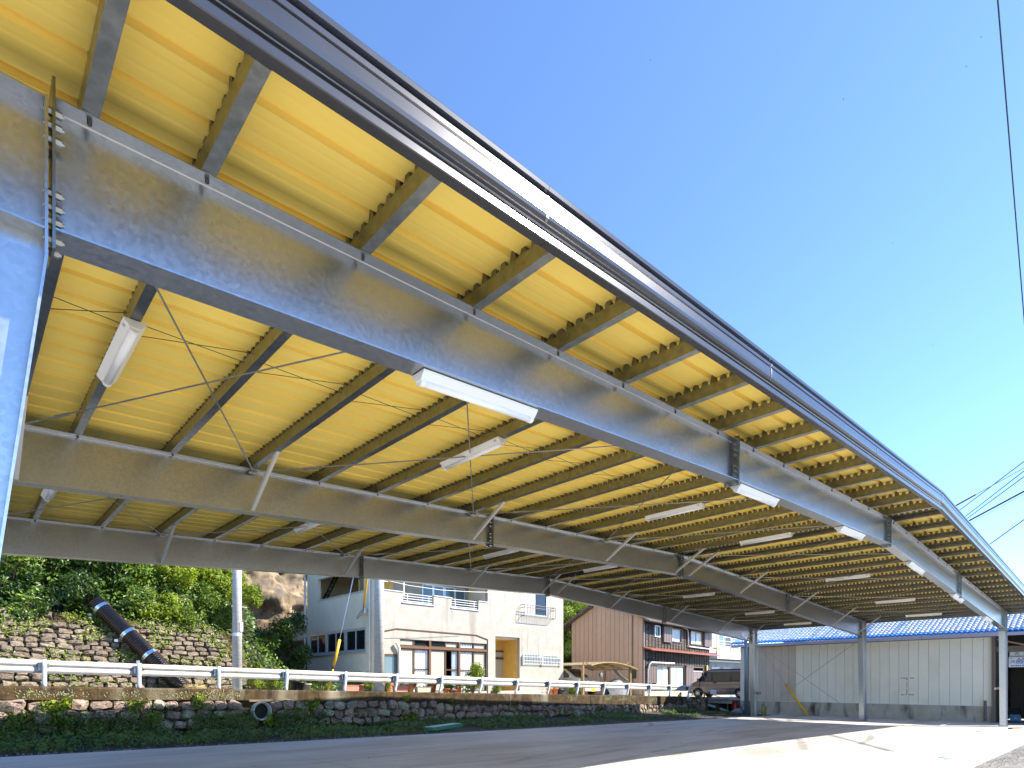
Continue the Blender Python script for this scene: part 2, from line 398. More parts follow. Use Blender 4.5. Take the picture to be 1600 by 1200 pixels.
# concrete slab: front edge at Y 2.3, back edge oblique
sb = MB()
def slab_back(x): return 15.6 - 0.066 * (x - 0.66) if x > -30 else 17.6
xs = [-12] + lin(-6, 29.4, 12) + [31, 32.72]
for i in range(len(xs) - 1):
    x0, x1 = xs[i], xs[i + 1]
    q = [(x0, 2.3), (x1, 2.3), (x1, slab_back(x1)), (x0, slab_back(x0))]
    top = [(a, b, zslab(a)) for a, b in q]; bot = [(a, b, zslab(a) - 0.2) for a, b in q]
    sb.add(top + bot, [(0, 1, 2, 3), (0, 4, 5, 1), (2, 6, 7, 3)])
sb.build('concrete_slab', M['concrete'], kind='structure')
# saw-cut joints in the slab (shallow dark lines 4 mm above)
jt = MB()
for x in (5.2, 11.4, 17.6, 23.8):
    jt.quad((x - .006, 2.32, zslab(x) + .004), (x + .006, 2.32, zslab(x) + .004), (x + .006, slab_back(x) - .02, zslab(x) + .004), (x - .006, slab_back(x) - .02, zslab(x) + .004))
for y in (6.35, 11.35):
    for k in range(10):
        x0, x1 = 0.3 + k * 3.1, 0.3 + (k + 1) * 3.1
        if x1 > 29.4: x1 = 29.4
        jt.quad((x0, y - .005, zslab(x0) + .008), (x1, y - .005, zslab(x1) + .008), (x1, y + .005, zslab(x1) + .008), (x0, y + .005, zslab(x0) + .008))
jt.build('slab_joints', mat('slab joint', (0.22, 0.21, 0.2), rough=0.9), kind='stuff')
tm = MB()
rt_ = random.Random(21)
for k in range(22):                          # faint tyre marks, curved strips 4 mm above the slab
    cx_, cy_ = rt_.uniform(6, 24), rt_.uniform(-14, 2) if k % 2 else rt_.uniform(18, 34); rad = math.hypot(rt_.uniform(-2, 2), (8 + rt_.uniform(-3, 5)) - cy_)
    for off in (0, 1.35):
        base = math.pi / 2 if cy_ < 5 else -math.pi / 2; a0 = base + rt_.uniform(-.25, .2); n_ = 14; da = rt_.uniform(.12, .35) / n_ * (12 / rad) * 1.2
        pr = None
        for i in range(n_ + 1):
            a = a0 + da * i; q = [(cx_ + math.cos(a) * (rad + off + w_), cy_ + math.sin(a) * (rad + off + w_)) for w_ in (-.09, .09)]
            if not all(2.5 < y < slab_back(x) - .3 and -4 < x < 30 for x, y in q): pr = None; continue
            cur = [(x, y, zslab(x) + .010 + .0008 * k) for x, y in q]
            if pr: tm.quad(pr[0], cur[0], cur[1], pr[1])
            pr = cur
M['tyremark'] = mat('faint tyre mark', (0.16, 0.155, 0.15), rough=.6)
_n = M['tyremark'].node_tree; _mx = _n.nodes.new('ShaderNodeMixShader'); _tr = _n.nodes.new('ShaderNodeBsdfTransparent'); _nz = _n.nodes.new('ShaderNodeTexNoise'); _nz.inputs['Scale'].default_value = 3.0; _nz.inputs['Detail'].default_value = 8
_mr = _n.nodes.new('ShaderNodeMapRange'); _mr.inputs['From Min'].default_value = .42; _mr.inputs['From Max'].default_value = .75; _mr.inputs['To Max'].default_value = .42
_n.links.new(_nz.outputs['Fac'], _mr.inputs['Value']); _n.links.new(_mr.outputs[0], _mx.inputs[0]); _n.links.new(_tr.outputs[0], _mx.inputs[1]); _n.links.new(_n.nodes['Principled BSDF'].outputs[0], _mx.inputs[2]); _n.links.new(_mx.outputs[0], _n.nodes['Material Output'].inputs[0])
tm.build('tyre_marks', M['tyremark'], kind='stuff')
mk = MB()
for (px, py, l, a) in ((1530, 1141, .55, .5), (1472, 1186, .30, -.2), (1478, 1189, .22, -.25), (1188, 1117, .25, 0.1), (1346, 1126, .3, .1)):
    c = onZ(px, py, 0.08 if px > 1450 else 0.0); c.z = zslab(c.x) + .006
    u = Vector((math.cos(a), math.sin(a), 0)) * l; v = Vector((-math.sin(a), math.cos(a), 0)) * .07
    mk.quad(c - u / 2 - v / 2, c + u / 2 - v / 2, c + u / 2 + v / 2, c - u / 2 + v / 2)
mk.build('paint_mark', M['mark'], kind='structure')
# weedy soil strip between slab and wall
sheet('soil_strip', lin(-14, 34, 96), [13.2, 14.6, 15.4, 16.2, 17.0, 17.8, 18.4, 19.0],
      lambda x, y: max(zslab(x) - .06, zslab(x) - .05 + max(0, y - slab_back(x) - .3) * .03 + (mnoise.noise(Vector((x * 1.3, y * 1.3, 0))) * .04 if y > slab_back(x) else -.2)), M['soil'])
# road behind the wall
sheet('road', [-30] + lin(-10, 34, 22) + [37, 45, 60, 90], [18.86, 20, 22, 26, 34], lambda x, y: zroad(x), M['road'])

# ------------------------------------------------------------------ the carport
QB = [3.843, 8.845, 13.91]                 # the three frames
def T(x):                                    # top of the rafters = underside of the purlins
    P = [(-1, 4.615), (0.3, 4.67), (7.71, 5.0), (14.72, 5.265), (21.87, 4.93), (30.1, 4.54), (31, 4.497)]
    for (a, za), (b, zb) in zip(P, P[1:]):
        if x <= b: return za + (zb - za) * (x - a) / (b - a)
    return P[-1][1]
def BT(x):                                   # underside of the rafters
    P = [(-1, 3.92), (0.35, 4.0), (7.71, 4.45), (14.72, 4.71), (21.87, 4.30), (30.1, 3.84), (31, 3.79)]
    for (a, za), (b, zb) in zip(P, P[1:]):
        if x <= b: return za + (zb - za) * (x - a) / (b - a)
    return P[-1][1]
FW, FT, WT = 0.10, 0.011, 0.007             # flange half width, flange and web thickness
cp = empty('carport', (14.7, 8.9, zslab(14.7)), 0, 'huge galvanized steel carport with shallow gable roof, yellow underside and three rows of frames', 'carport')

def i_rafter(x0, x1, q, name='rafter'):
    b = MB(); xs = lin(x0, x1, 2)
    rect = lambda y0, y1, z0, z1, x: [(x, y0, z0), (x, y1, z0), (x, y1, z1), (x, y0, z1)]
    b.loft([rect(q - FW, q + FW, T(x) - FT, T(x) - .001, x) for x in xs])
    b.loft([rect(q - FW, q + FW, BT(x), BT(x) + FT, x) for x in xs])
    b.loft([rect(q - WT / 2, q + WT / 2, BT(x) + FT, T(x) - FT, x) for x in xs])
    b.cur = 1
    for s_ in (-1, 1):
        b.loft([[(x, q + s_ * WT / 2, T(x) - FT - .0055), (x, q + s_ * (WT / 2 + .0055), T(x) - FT), (x, q + s_ * WT / 2, T(x) - FT)][::s_] for x in xs])
    return b.build(name, [M['galv'], M['zinc']], cp)
bolt_me = MB().lathe((0, 0, 0), [(.010, -.046), (.010, -.034), (.020, -.034), (.020, .030), (.010, .030), (.010, .040)], 6, 'X').mesh('bolt', M['bolt'])
JX = [0.36, 7.71, 14.72, 21.87, 29.93]
for fi, q in enumerate(QB):
    for k in range(4):
        x0, x1 = JX[k], JX[k + 1]
        e0 = .014
        r = i_rafter(x0 + e0, x1 - e0, q)
        for (x, sgn) in ((x0 + e0, -1), (x1 - e0, 1)):     # end plates at both ends
            ep = MB(); xa = x if sgn < 0 else x
            ext = .10 if (k in (0, 3) and ((k == 0 and sgn < 0) or (k == 3 and sgn > 0))) else .055
            ep.box(xa - (.013 if sgn < 0 else 0), q - .105, BT(x) - ext, xa + (.013 if sgn > 0 else 0), q + .105, T(x) + min(ext, .09))
            p = ep.build('end_plate', M['galv_fine'], r)
            if sgn < 0 and k == 0 or sgn > 0 and k < 3:
                zb, zt = BT(x), T(x)
                rows = [zb - .035, zb + .06, zb + .13, zb + .2, zt - .2, zt - .13, zt - .06]
                if fi == 0:
                    for z in rows:
                        for yy in (q - .055, q + .055):
                            inst('bolt', bolt_me, r, (x + (.0), yy, z))
                else:
                    bb = MB()
                    for z in rows:
                        for yy in (q - .055, q + .055):
                            bb.lathe((x, yy, z), [(.012, -.045), (.019, -.02), (.019, .02), (.012, .032)], 6, 'X')
                    bb.build('bolt_row', M['bolt'], r, kind='stuff')
    # columns, tapered: inner flange leans, outer flange upright
    for side in (0, 1):
        g = -.01
        zt = T(0.3) if side == 0 else T(30.1)
        zh = BT(0.3) if side == 0 else BT(30.0)
        if side == 0:
            xi_t, xi_b, xo = 0.345, -0.08, -0.42
            zb = zslab(0)
        else:
            xi_t, xi_b, xo = 29.945, 30.14, 30.50
            zb = 0
        b = MB()
        zz = [zb + g, zh - .14, zt - .012]
        xi = [xi_b, xi_t, xi_t]
        sg = 1 if side == 0 else -1
        ring = lambda xa, xb, z, y0, y1: [(xa, y0, z), (xb, y0, z), (xb, y1, z), (xa, y1, z)]
        b.loft([ring(a - sg * .013, a, z, q - FW, q + FW) for a, z in zip(xi, zz)])
        b.loft([ring(xo, xo + sg * .013, z, q - FW, q + FW) for z in zz])
        b.loft([ring(xo + sg * .013, a - sg * .013, z, q - WT / 2, q + WT / 2) for a, z in zip(xi, zz)])
        for y0, y1 in ((q - FW, q - WT / 2), (q + WT / 2, q + FW)):       # haunch stiffeners
            b.box(xo + sg * .013, y0, zh - .012, xi_t - sg * .0135, y1, zh)
            b.box(xo + sg * .013, y0, zt - .03, xi_t - sg * .0135, y1, zt - .018)
            b.bar(((xo + xi_b) / 2, (y0 + y1) / 2, zb + .012), ((xo + xi_b) / 2, (y0 + y1) / 2, zb + .013), .02, .02)
        c = b.build('column', M['galv'], cp)
        MB().box(xo - .06 * 1 if side == 0 else xo + .06, q - .15, zb - .02, xi_b + .06 * sg, q + .15, zb + .018).build('base_plate', M['galv_fine'], c)

# purlins
PX = [0.52] + [1.09 + 1.02 * k for k in range(14)] + [15.05 + 1.02 * k for k in range(15)] + [30.0]
Y0, Y1 = 2.912, 14.93
def purlin(x, flip, eave=False):
    z = T(x); h = .125; wd = .078; t = .0035; s = -1 if flip else 1
    b = MB()
    xa = x
    sec = [(0, 0), (wd, 0), (wd, .02), (wd - t, .02), (wd - t, t), (t, t), (t, h - t), (wd - t, h - t), (wd - t, h - .02), (wd, h - .02), (wd, h), (0, h)]
    sec = [(xa - s * wd / 2 + s * a, z + c) for a, c in sec]
    # loft of a concave section: build as strips with no caps
    rings = [[(a, y, c) for a, c in sec] for y in (Y0, Y1)]
    b.loft(rings, True, False)
    return b.build('purlin', M['galv_fine'], cp)
SP, NP = 0.3333, 36
YS = 2.96
def bracket_mesh():
    b = MB(); b.v = []
    for k in range(NP):
        y = YS + SP * k
        for (dy, hw, ht, ww) in ((0, .040, .105, .010), (.111, .036, .057, .020), (.222, .036, .057, .020)):
            yc = y + dy
            if yc > Y1 - .02: continue
            r0 = [(-.028, yc - hw, 0), (.028, yc - hw, 0), (.028, yc + hw, 0), (-.028, yc + hw, 0)]
            r1 = [(-.028, yc - ww, ht), (.028, yc - ww, ht), (.028, yc + ww, ht), (-.028, yc + ww, ht)]
            b.loft([r0, r1])
        b.box(-.028, max(y - .166, 2.914), .0005, .028, min(y + .166, 14.92), .005)
    return b.mesh('bracket_strip', M['galv_dull'])
bk = bracket_mesh()
for i, x in enumerate(PX):
    p = purlin(x, x > 14.7)
    s = inst('bracket_strip', bk, p, (x, 0, T(x) + .1255)); s['kind'] = 'stuff'
    # bolts through the top flange of each frame
bt = MB()
for q in QB:
    for x in PX:
        if .5 < x < 29.9:
            bt.tube([(x, q - .06, T(x) - .035), (x, q - .06, T(x) - .012)], .012, 6)
            bt.tube([(x, q + .06, T(x) - .035), (x, q + .06, T(x) - .012)], .012, 6)
bt.build('purlin_bolt_row', M['boltd'], cp, kind='stuff')

# roof panels: one pan and one seam rib each, running down the slope; left and right of the ridge
def panel_mesh(x0, x1):
    b = MB()
    prof = [(0, .0), (.014, .038), (.024, .046), (.044, .046), (.054, .038), (.068, 0), (.120, 0), (.140, .0018), (.160, 0), (.230, 0), (.250, .0018), (.270, 0), (SP, 0)]
    xs = lin(x0, x1, 4); n = len(prof)
    for x in xs: b.v += [(x, u - .034, T(x) + .125 + .058 + h) for u, h in prof]
    for i in range(len(xs) - 1):
        for j in range(n - 1):
            b.f.append((i * n + j, i * n + j + 1, (i + 1) * n + j + 1, (i + 1) * n + j)); b.m.append(0)
    o = len(b.v)
    for x in xs: b.v += [(x, u - .034, T(x) + .125 + .063 + h) for u, h in prof]
    for i in range(len(xs) - 1):
        for j in range(n - 1):
            b.f.append((o + i * n + j, o + (i + 1) * n + j, o + (i + 1) * n + j + 1, o + i * n + j + 1)); b.m.append(1)
    return b.mesh('roof_panel', [M['yellow'], M['sheet']])
pmL, pmR = panel_mesh(-.5, 14.69), panel_mesh(14.75, 30.62)
for k in range(NP):
    for pm in (pmL, pmR):
        inst('roof_panel', pm, cp, (0, YS + SP * k, 0))
rc = MB()
for s in (-1, 1):
    rc.bar((14.72, 2.912, T(14.72) + .27), (14.72, 14.95, T(14.72) + .27), .5, .02)
    break
rc.build('ridge_cap', M['fascia'], cp)

# verge fascias (near and far), stepped profile, and eave trims
FP = [(0, 0), (.065, 0), (.07, .006), (.07, .048), (.045, .056), (.04, .088), (.052, .092), (.055, .098), (.04, .104), (.035, .122), (.055, .132), (.073, .150), (.078, .175),
      (.076, .245), (.066, .249), (.066, .258), (.078, .262), (.080, .290), (.060, .306), (.058, .318), (.088, .326), (.092, .352), (.086, .362), (.0, .368)]
def fascia(xa, xb, yy, out, slope_end=True):
    b = MB(); xs = lin(xa, xb, 2)
    b.loft([[(x, yy + out * o, T(x) + z * 1.04) for o, z in FP] for x in (xs if out < 0 else list(reversed(xs)))])
    return b
for yy, out in ((2.91, -1), (14.945, 1)):
    seams = [-.62, 3.0, 6.6, 10.4, 14.72, 18.4, 22.0, 25.6, 30.72]
    for a, c in zip(seams, seams[1:]):
        fascia(a + .0015, c - .0015, yy, out).build('fascia', M['fascia'], cp)
    jc = MB()
    for x in seams[1:-1]:
        pts = lambda xx: [(xx, yy + out * (o + .003), T(xx) + z * 1.04) for o, z in FP[10:20]]
        w_ = .05 if abs(x - 14.72) < .1 else .012
        jc.loft([pts(x - w_), pts(x + w_)], False, False)
    jc.build('fascia_joint', M['galv_fine'], cp)
for x, s in ((-.62, -1), (30.64, 1)):
    MB().box(x, 2.912, T(x) - .065, x + .08 * s, 14.94, T(x) + .30).build('eave_trim', M['galv_fine'], cp)
# bracing rods in the roof plane
NX = [0.5, 3.13, 7.21, 11.29, 14.6, 18.11, 22.19, 26.27, 29.85]
def rodz(x): return T(x) - .035
for bi in range(2):
    qa, qb = QB[bi] + .1, QB[bi + 1] - .1
    for a, c in zip(NX, NX[1:]):
        for (u, v, dz) in ((a, c, 0), (c, a, .02)):
            b = MB(); P0 = Vector((u, qa, rodz(u) - dz)); P1 = Vector((v, qb, rodz(v) - dz))
            b.tube([P0, P1], .0085, 6)
            b.tube([P1.lerp(P0, .12), P1.lerp(P0, .16)], .018, 6)
            b.box(P1.x - .05, P1.y - .02, P1.z - .012, P1.x + .05, P1.y + .05, P1.z + .018)
            b.build('brace_rod', M['rod'], cp)
    sr = MB()
    qm = (QB[bi] + QB[bi + 1]) / 2 - .45
    for a, c in zip(PX, PX[1:]):
        if c - a < .75 and a > 10: continue
        sr.tube([(a, qm - .12, T(a) + .03), (c, qm + .12, T(c) + .10)], .0032, 4)
        sr.tube([(a, qm + .12, T(a) + .03), (c, qm - .12, T(c) + .10)], .0032, 4)
    sr.build('sag_rods', M['cable'], cp, kind='stuff')
# flange braces on the near side of frames two and three
for q in QB[1:]:
    for x in (0.52, 3.13, 7.21, 11.29, 14.35, 15.05, 18.11, 22.19, 26.27, 29.33):
        b = MB(); p0 = Vector((x, q - .09, BT(x) + .02)); p1 = Vector((x + .02, q - 1.0, T(x) + .03))
        b.bar(p0, p1, .042, .005); b.bar(p0 + Vector((-.03, 0, .02)), p1 + Vector((-.03, 0, .02)), .005, .05)
        b.build('flange_brace', M['zinc'], cp)
# wall bracing between the second and third right-hand columns
for (z0, z1) in ((0.12, 3.72), (3.72, 0.12)):
    MB().tube([(30.32, QB[1] + .1, z0), (30.32, QB[2] - .1, z1)], .011, 6).build('wall_brace_rod', M['rod'], cp)

# ------------------------------------------------------------------ lamps under the roof
LG = 'white batten lamps under the carport roof'
def make_lamp(L=1.25):
    b = MB()
    sec = [(-.085, 0), (.085, 0), (.082, -.012), (.036, -.062), (-.036, -.062), (-.082, -.012)]
    b.loft([[(x, a, c) for a, c in sec] for x in (-L / 2, L / 2)])
    housing = b.mesh('housing', M['lampw'])
    b = MB()
    sec = [(.036 * math.cos(t), -.060 - .034 * math.sin(t)) for t in [math.pi * i / 10 for i in range(11)]]
    b.loft([[(x, a, c) for a, c in sec] for x in (-L / 2 + .05, L / 2 - .05)])
    lens = b.mesh('lamp_cover', M['lens'], True)
    b = MB()
    sec = [(.040 * math.cos(t), -.058 - .040 * math.sin(t)) for t in [math.pi * i / 10 for i in range(11)]]
    b.loft([[(x, a, c) for a, c in sec] for x in (-.022, .022)])
    cap = b.mesh('end_cap', M['lampw'])
    b = MB()
    for i in range(4): b.quad((-L / 2 + .06 + i * .012, .058, -.0385), (-L / 2 + .068 + i * .012, .058, -.0385), (-L / 2 + .068 + i * .012, .076, -.0188), (-L / 2 + .06 + i * .012, .076, -.0188))
    lab = b.mesh('printed_label', M['print'])
    return housing, lens, cap, lab
LM = make_lamp()
def lamp(loc, rz, slope, label):
    t = empty('ceiling_lamp', loc, 0, label, 'lamp', LG)
    t.rotation_euler = (0, slope, rz)
    for n, me, x in (('housing', LM[0], 0), ('lamp_cover', LM[1], 0), ('end_cap', LM[2], -.61 + .015), ('end_cap', LM[2], .61 - .015), ('printed_label', LM[3], 0)):
        o = bpy.data.objects.new(name=n, object_data=me); COL.objects.link(o); o.parent = t; o.location = (x, 0, 0)
    return t
nth = ['nearest', 'second', 'third', 'fourth', 'fifth', 'sixth', 'farthest']
sl_ = lambda x: -math.atan((BT(x + .5) - BT(x - .5)))
for i, x in enumerate((3.25, 8.47, 12.5, 17.15, 21.9, 26.85)):
    lamp((x, QB[0] + .02, BT(x) - .006), 0, sl_(x), f"white batten lamp under the near frame, {nth[i] if i < 5 else 'farthest'} from the left column")
for bi, yq in enumerate((6.3, 11.35)):
    for i, x in enumerate((1.09, 5.17, 10.27, 14.35, 20.15, 25.25, 29.33)):
        lamp((x, yq, T(x) - .004), math.pi / 2, 0, f"white batten lamp under a purlin of the {'front' if bi == 0 else 'rear'} bay, {nth[i]} from the left")

# ------------------------------------------------------------------ stone retaining wall along the road
YW = 18.75
rw = empty('retaining_wall', (15, YW, .1), 0, 'low rubble stone retaining wall with mossy concrete coping below the guardrail', 'stone wall')
XW0, XW1 = -9.0, 31.9
def rocks(seed, n, sub, amp):
    out = []
    rr = random.Random(seed)
    import bmesh
    for k in range(n):
        bm = bmesh.new(); bmesh.ops.create_cube(bm, size=1.0)
        bmesh.ops.subdivide_edges(bm, edges=bm.edges[:], cuts=1, use_grid_fill=True)
        for v in bm.verts:
            p = v.co.copy(); r = p.length
            v.co = p.lerp(p.normalized() * .58, .55)
            d = mnoise.noise_vector(p * 1.6 + Vector((k * 7.3 + seed, 0, 0)))
            v.co += d * amp
        me = bpy.data.meshes.new('stone'); bm.to_mesh(me); bm.free()
        out.append(me)
    return out
RK = rocks(3, 12, 1, .20)
RK2 = []
for me in RK:
    m2 = me.copy(); RK2.append(m2)
for i, me in enumerate(RK): me.materials.append(M['stone'] if i % 4 else M['stone_pale'])
for me in RK2: me.materials.append(M['stone_grey'])
back = MB()
for x in lin(XW0, XW1 - .5, 80)[:-1]:
    pass
xs = lin(XW0, XW1, 60)
back.loft([[(x, YW + .10, zslab(x) - .3), (x, YW + .6, zslab(x) - .3), (x, YW + .6, zroad(x) - .02), (x, YW + .10, zroad(x) - .02)] for x in xs])
back.build('mortar_core', M['moss'], rw)
# coping: cast lengths with joints
x = XW0
while x < XW1 - .2:
    L = R.uniform(2.4, 3.4); x1 = min(x + L, XW1)
    h = .30 if x < 13.5 else .44
    if x1 > 30.3: h = .42
    b = MB(); rings = []
    for xx in lin(x + .006, x1 - .006, 3):
        j = R.uniform(-.012, .012); z = zroad(xx)
        rings.append([(xx, YW - .06 + j, z - h + R.uniform(-.015, .015)), (xx, YW - .055 + j, z - .02), (xx, YW - .035, z + .025), (xx, YW + .30, z + .03), (xx, YW + .30, z - h)])
    b.loft([list(reversed(r)) for r in rings])
    b.build('coping', M['coping'], rw)
    x = x1
# stones in rough courses; leave the drain pipe's mouth open
PIPE = onY(408, 1111, YW - .02)
ns = 0
course_h = .27
for row in range(5):
    x = XW0 + 8.6 + R.uniform(0, .3)
    while x < XW1 - .1:
        wd = R.uniform(.26, .52) * (1.0 if x < 16 else .92)
        hh = R.uniform(.20, .31)
        top = zroad(x) - (.30 if x < 13.5 else .44) - .02
        z = top - course_h * (row + .5) + R.uniform(-.03, .03)
        c = Vector((x + wd / 2, YW + .06 + R.uniform(-.03, .03), z))
        ok = z > zslab(x) - .02 and (c - PIPE).length > .46
        if row >= 3 and ok and R.random() < .35: ok = False
        if ok and ns < 296:
            inst('stone', R.choice(RK), rw, c, (R.uniform(-.25, .25), R.uniform(-.35, .35), R.uniform(-.25, .25)), (wd * R.uniform(.92, 1.06), R.uniform(.30, .48), hh * R.uniform(.95, 1.15))); ns += 1
        elif ok:
            pass
        x += wd + R.uniform(.0, .05)
extra = MB()
for k in range(260):          # small chinking stones packed between, joined
    xx = R.uniform(.5, 31.5); z = R.uniform(zslab(xx) + .05, zroad(xx) - .42)
    s = R.uniform(.04, .10); c = Vector((xx, YW + .06, z))
    if (c - PIPE).length < .34: continue
    me = R.choice(RK); m3 = Matrix.Translation(c) @ Matrix.Rotation(R.uniform(0, 6), 4, 'Y') @ Matrix.Diagonal((s * 1.4, s * 1.6, s, 1))
    extra.add([m3 @ v.co for v in me.vertices], [tuple(p.vertices) for p in me.polygons])
extra.build('chinking_stones', M['stone'], rw, kind='stuff')
pb = MB()
pb.lathe((PIPE.x, YW - .05, PIPE.z), [(.245, .5), (.245, -.10), (.29, -.10), (.29, .5)], 28, 'Y')
pb.build('drain_pipe', M['road'], rw, True)
MB().lathe((PIPE.x, YW + .085, PIPE.z), [(.25, .0), (.25, .008)], 28, 'Y').build('pipe_dark_disc', M['dark'], rw)  # dark disc painting the shade deep inside the pipe mouth
MB().box(PIPE.x - .36, YW - .06, PIPE.z + .295, PIPE.x + .36, YW + .08, PIPE.z + .36).build('lintel', M['coping'], rw)
lc = MB()
for k in range(900):            # lichen flecks, thin scabs on the coping face
    g = R.choice((1.4, 2.1, 3.4, 4.6, 5.4, 6.0, 21.5, 24.3, 25.4, 26.0, 28.2)); xx = g + R.gauss(0, .22); z = zroad(xx) - .15 + R.gauss(0, .07)
    if z > zroad(xx) - .03 or z < zroad(xx) - .40: continue
    s = R.uniform(.006, .018)
    pts = [(xx + s * math.cos(t) * R.uniform(.6, 1.2), YW - .066 - R.uniform(.0, .006), z + s * 1.4 * math.sin(t) * R.uniform(.6, 1.2)) for t in [0, 1.05, 2.1, 3.14, 4.2, 5.2]]
    lc.add(pts, [(0, 1, 2, 3, 4, 5)])
lc.build('lichen', M['lichen'], rw, kind='stuff')
# dark wall return at the right-hand end, in shade
rt = empty('wall_return', (32.4, 18.3, .1), 0, 'dark mossy stone wall turning the corner beside the little ramp', 'stone wall')
MB().box(31.95, 17.6, -.2, 32.35, 18.9, .80).build('mortar_core', M['moss'], rt)
for k in range(26):
    inst('stone', R.choice(RK2), rt, (31.94 + R.uniform(-.03, .03), 17.7 + (k % 5) * .26 + R.uniform(-.04, .04), .02 + (k // 5) * .16), (0, 0, R.uniform(-.2, .2)), (.2, .26, .18))

# ------------------------------------------------------------------ guardrail
gr = empty('guardrail', (15, YW + .1, zroad(15)), 0, 'long white corrugated steel guardrail on round posts along the road edge', 'guardrail')
PXS = [1.66 + 2.045 * k for k in range(-5, 16)]
for x in PXS:
    z = zroad(x); k = max(0, min(1, (x - 6) / 10)) * .16
    MB().tube([(x - k, YW + .08, z - .02), (x - k * .75, YW + .08, z + .12), (x - k * .25, YW + .08, z + .32), (x, YW + .08, z + .50), (x, YW + .08, z + .70)], .052, 12).build('post', M['post'], gr, True)
    b = MB(); b.box(x - .12, YW + .13, z + .42, x + .03, YW + .20, z + .62)
    for zz in (z + .50, z + .58):
        b.lathe((x - .055, YW + .145, zz), [(.02, -.04), (.02, 0)], 8, 'Y'); b.lathe((x + .075, YW + .145, zz), [(.02, -.04), (.02, 0)], 8, 'Y')
    b.build('bracket', M['galv_fine'], gr)
wp = [(.0, .68), (.02, .685), (.035, .66), (.05, .63), (.05, .57), (.035, .545), (.005, .525), (.005, .515), (.035, .495), (.05, .47), (.05, .41), (.035, .38), (.02, .355), (.0, .36)]
WP = [(YW + .24 - o, z) for o, z in wp] + [(YW + .245 - o, z) for o, z in reversed(wp)]
i = 0
while i < len(PXS) - 1:
    x0, x1 = PXS[i], PXS[min(i + 2, len(PXS) - 1)]
    e = .05 if i + 2 >= len(PXS) - 1 else .14
    b = MB(); o = .004 * (i // 2 % 2)
    b.loft([[(xx, y - o, z + zroad(xx)) for y, z in WP] for xx in (x0 - .05, x1 + e)], True, True)
    b.build('rail_beam', M['rail'], gr)
    i += 2

# ------------------------------------------------------------------ foliage
def leaf_mesh(name, lobes, n, size, m, seed, up=.35, twigs=0, narrow=.45, surf=.55):
    rr = random.Random(seed); b = MB()
    tot = sum(l[1] ** 2 for l in lobes)
    for c, r in lobes:
        c = Vector(c); k = int(n * r * r / tot)
        clumps = [Vector((rr.gauss(0, 1), rr.gauss(0, 1), rr.gauss(0, 1))).normalized() for _ in range(max(5, int(9 * r)))]
        for _ in range(k):
            cl = rr.choice(clumps)
            d = (cl + Vector((rr.gauss(0, .38), rr.gauss(0, .38), rr.gauss(0, .38)))).normalized()
            rad = r * (surf + (1.05 - surf) * rr.random() ** .6)
            p = c + Vector((d.x * rad, d.y * rad, d.z * rad * .85))
            nrm = (d + Vector((rr.gauss(0, .5), rr.gauss(0, .5), rr.gauss(0, .5) + up))).normalized()
            t = nrm.cross(Vector((rr.gauss(0, 1), rr.gauss(0, 1), rr.gauss(0, 1) - .3))).normalized()
            s = nrm.cross(t); L = size * rr.uniform(.6, 1.25); W = L * narrow
            b.add([p, p + t * L * .45 + s * W * .5 + nrm * L * .10, p + t * L - nrm * L * .12, p + t * L * .45 - s * W * .5 + nrm * L * .10], [(0, 1, 2), (0, 2, 3)])
    return b.mesh(name, m)
def twig_mesh(name, lobes, base, m):
    b = MB()
    for c, r in lobes:
        c = Vector(c); b.tube([base, (Vector(base) + c) / 2 + Vector((.05, 0, .1)), c], .035 * max(r, .4), 5, r2=.012)
        for k in range(4):
            e = c + Vector((math.cos(k * 1.7 + r), math.sin(k * 1.7), .4)) * r * .7
            b.tube([c, e], .012, 4, r2=.004)
    return b.mesh(name, m)

# hillside: rising ground, leaning stone revetment at its foot
def hz(x, y):
    t = max(0, y - 23.2)
    f = max(0.0, min(1.0, (11.0 - x) / 2.0)) if y < 36 else 1.0
    return zroad(min(x, 33)) - .05 + f * (t * 1.05 if t < 9 else 9.45 + (t - 9) * .55) * (1 if x < 60 else max(.2, 1 - (x - 60) / 100)) + mnoise.noise(Vector((x * .25, y * .25, 2))) * .5 * min(1, t / 3) * f
sheet('hillside', lin(-60, -12, 12) + lin(-10, 14, 24) + lin(16, 70, 14), lin(22.2, 34, 16) + [37, 42, 50, 62, 80], hz, M['hill'])
rev = empty('revetment', (4, 21.9, zroad(4)), 0, 'leaning stone masonry revetment at the foot of the overgrown hillside', 'stone wall')
YR = 21.6
LEAN = .62
def revp(x, s): return Vector((x, YR + s * LEAN / math.hypot(1, LEAN), zroad(x) - .03 + s / math.hypot(1, LEAN)))
b = MB()
for x in lin(-6, 10.2, 12): pass
xs = lin(-6.5, 7.75, 14)
b.loft([[revp(x, -.1) + Vector((0, .09, 0)), revp(x, -.1) + Vector((0, 1.5, 0)), revp(x, 2.75) + Vector((0, 1.2, 0)), revp(x, 2.75) + Vector((0, .09, 0))] for x in xs])
b.build('mortar_core', M['moss'], rev)
nrev = 0
rst = MB()
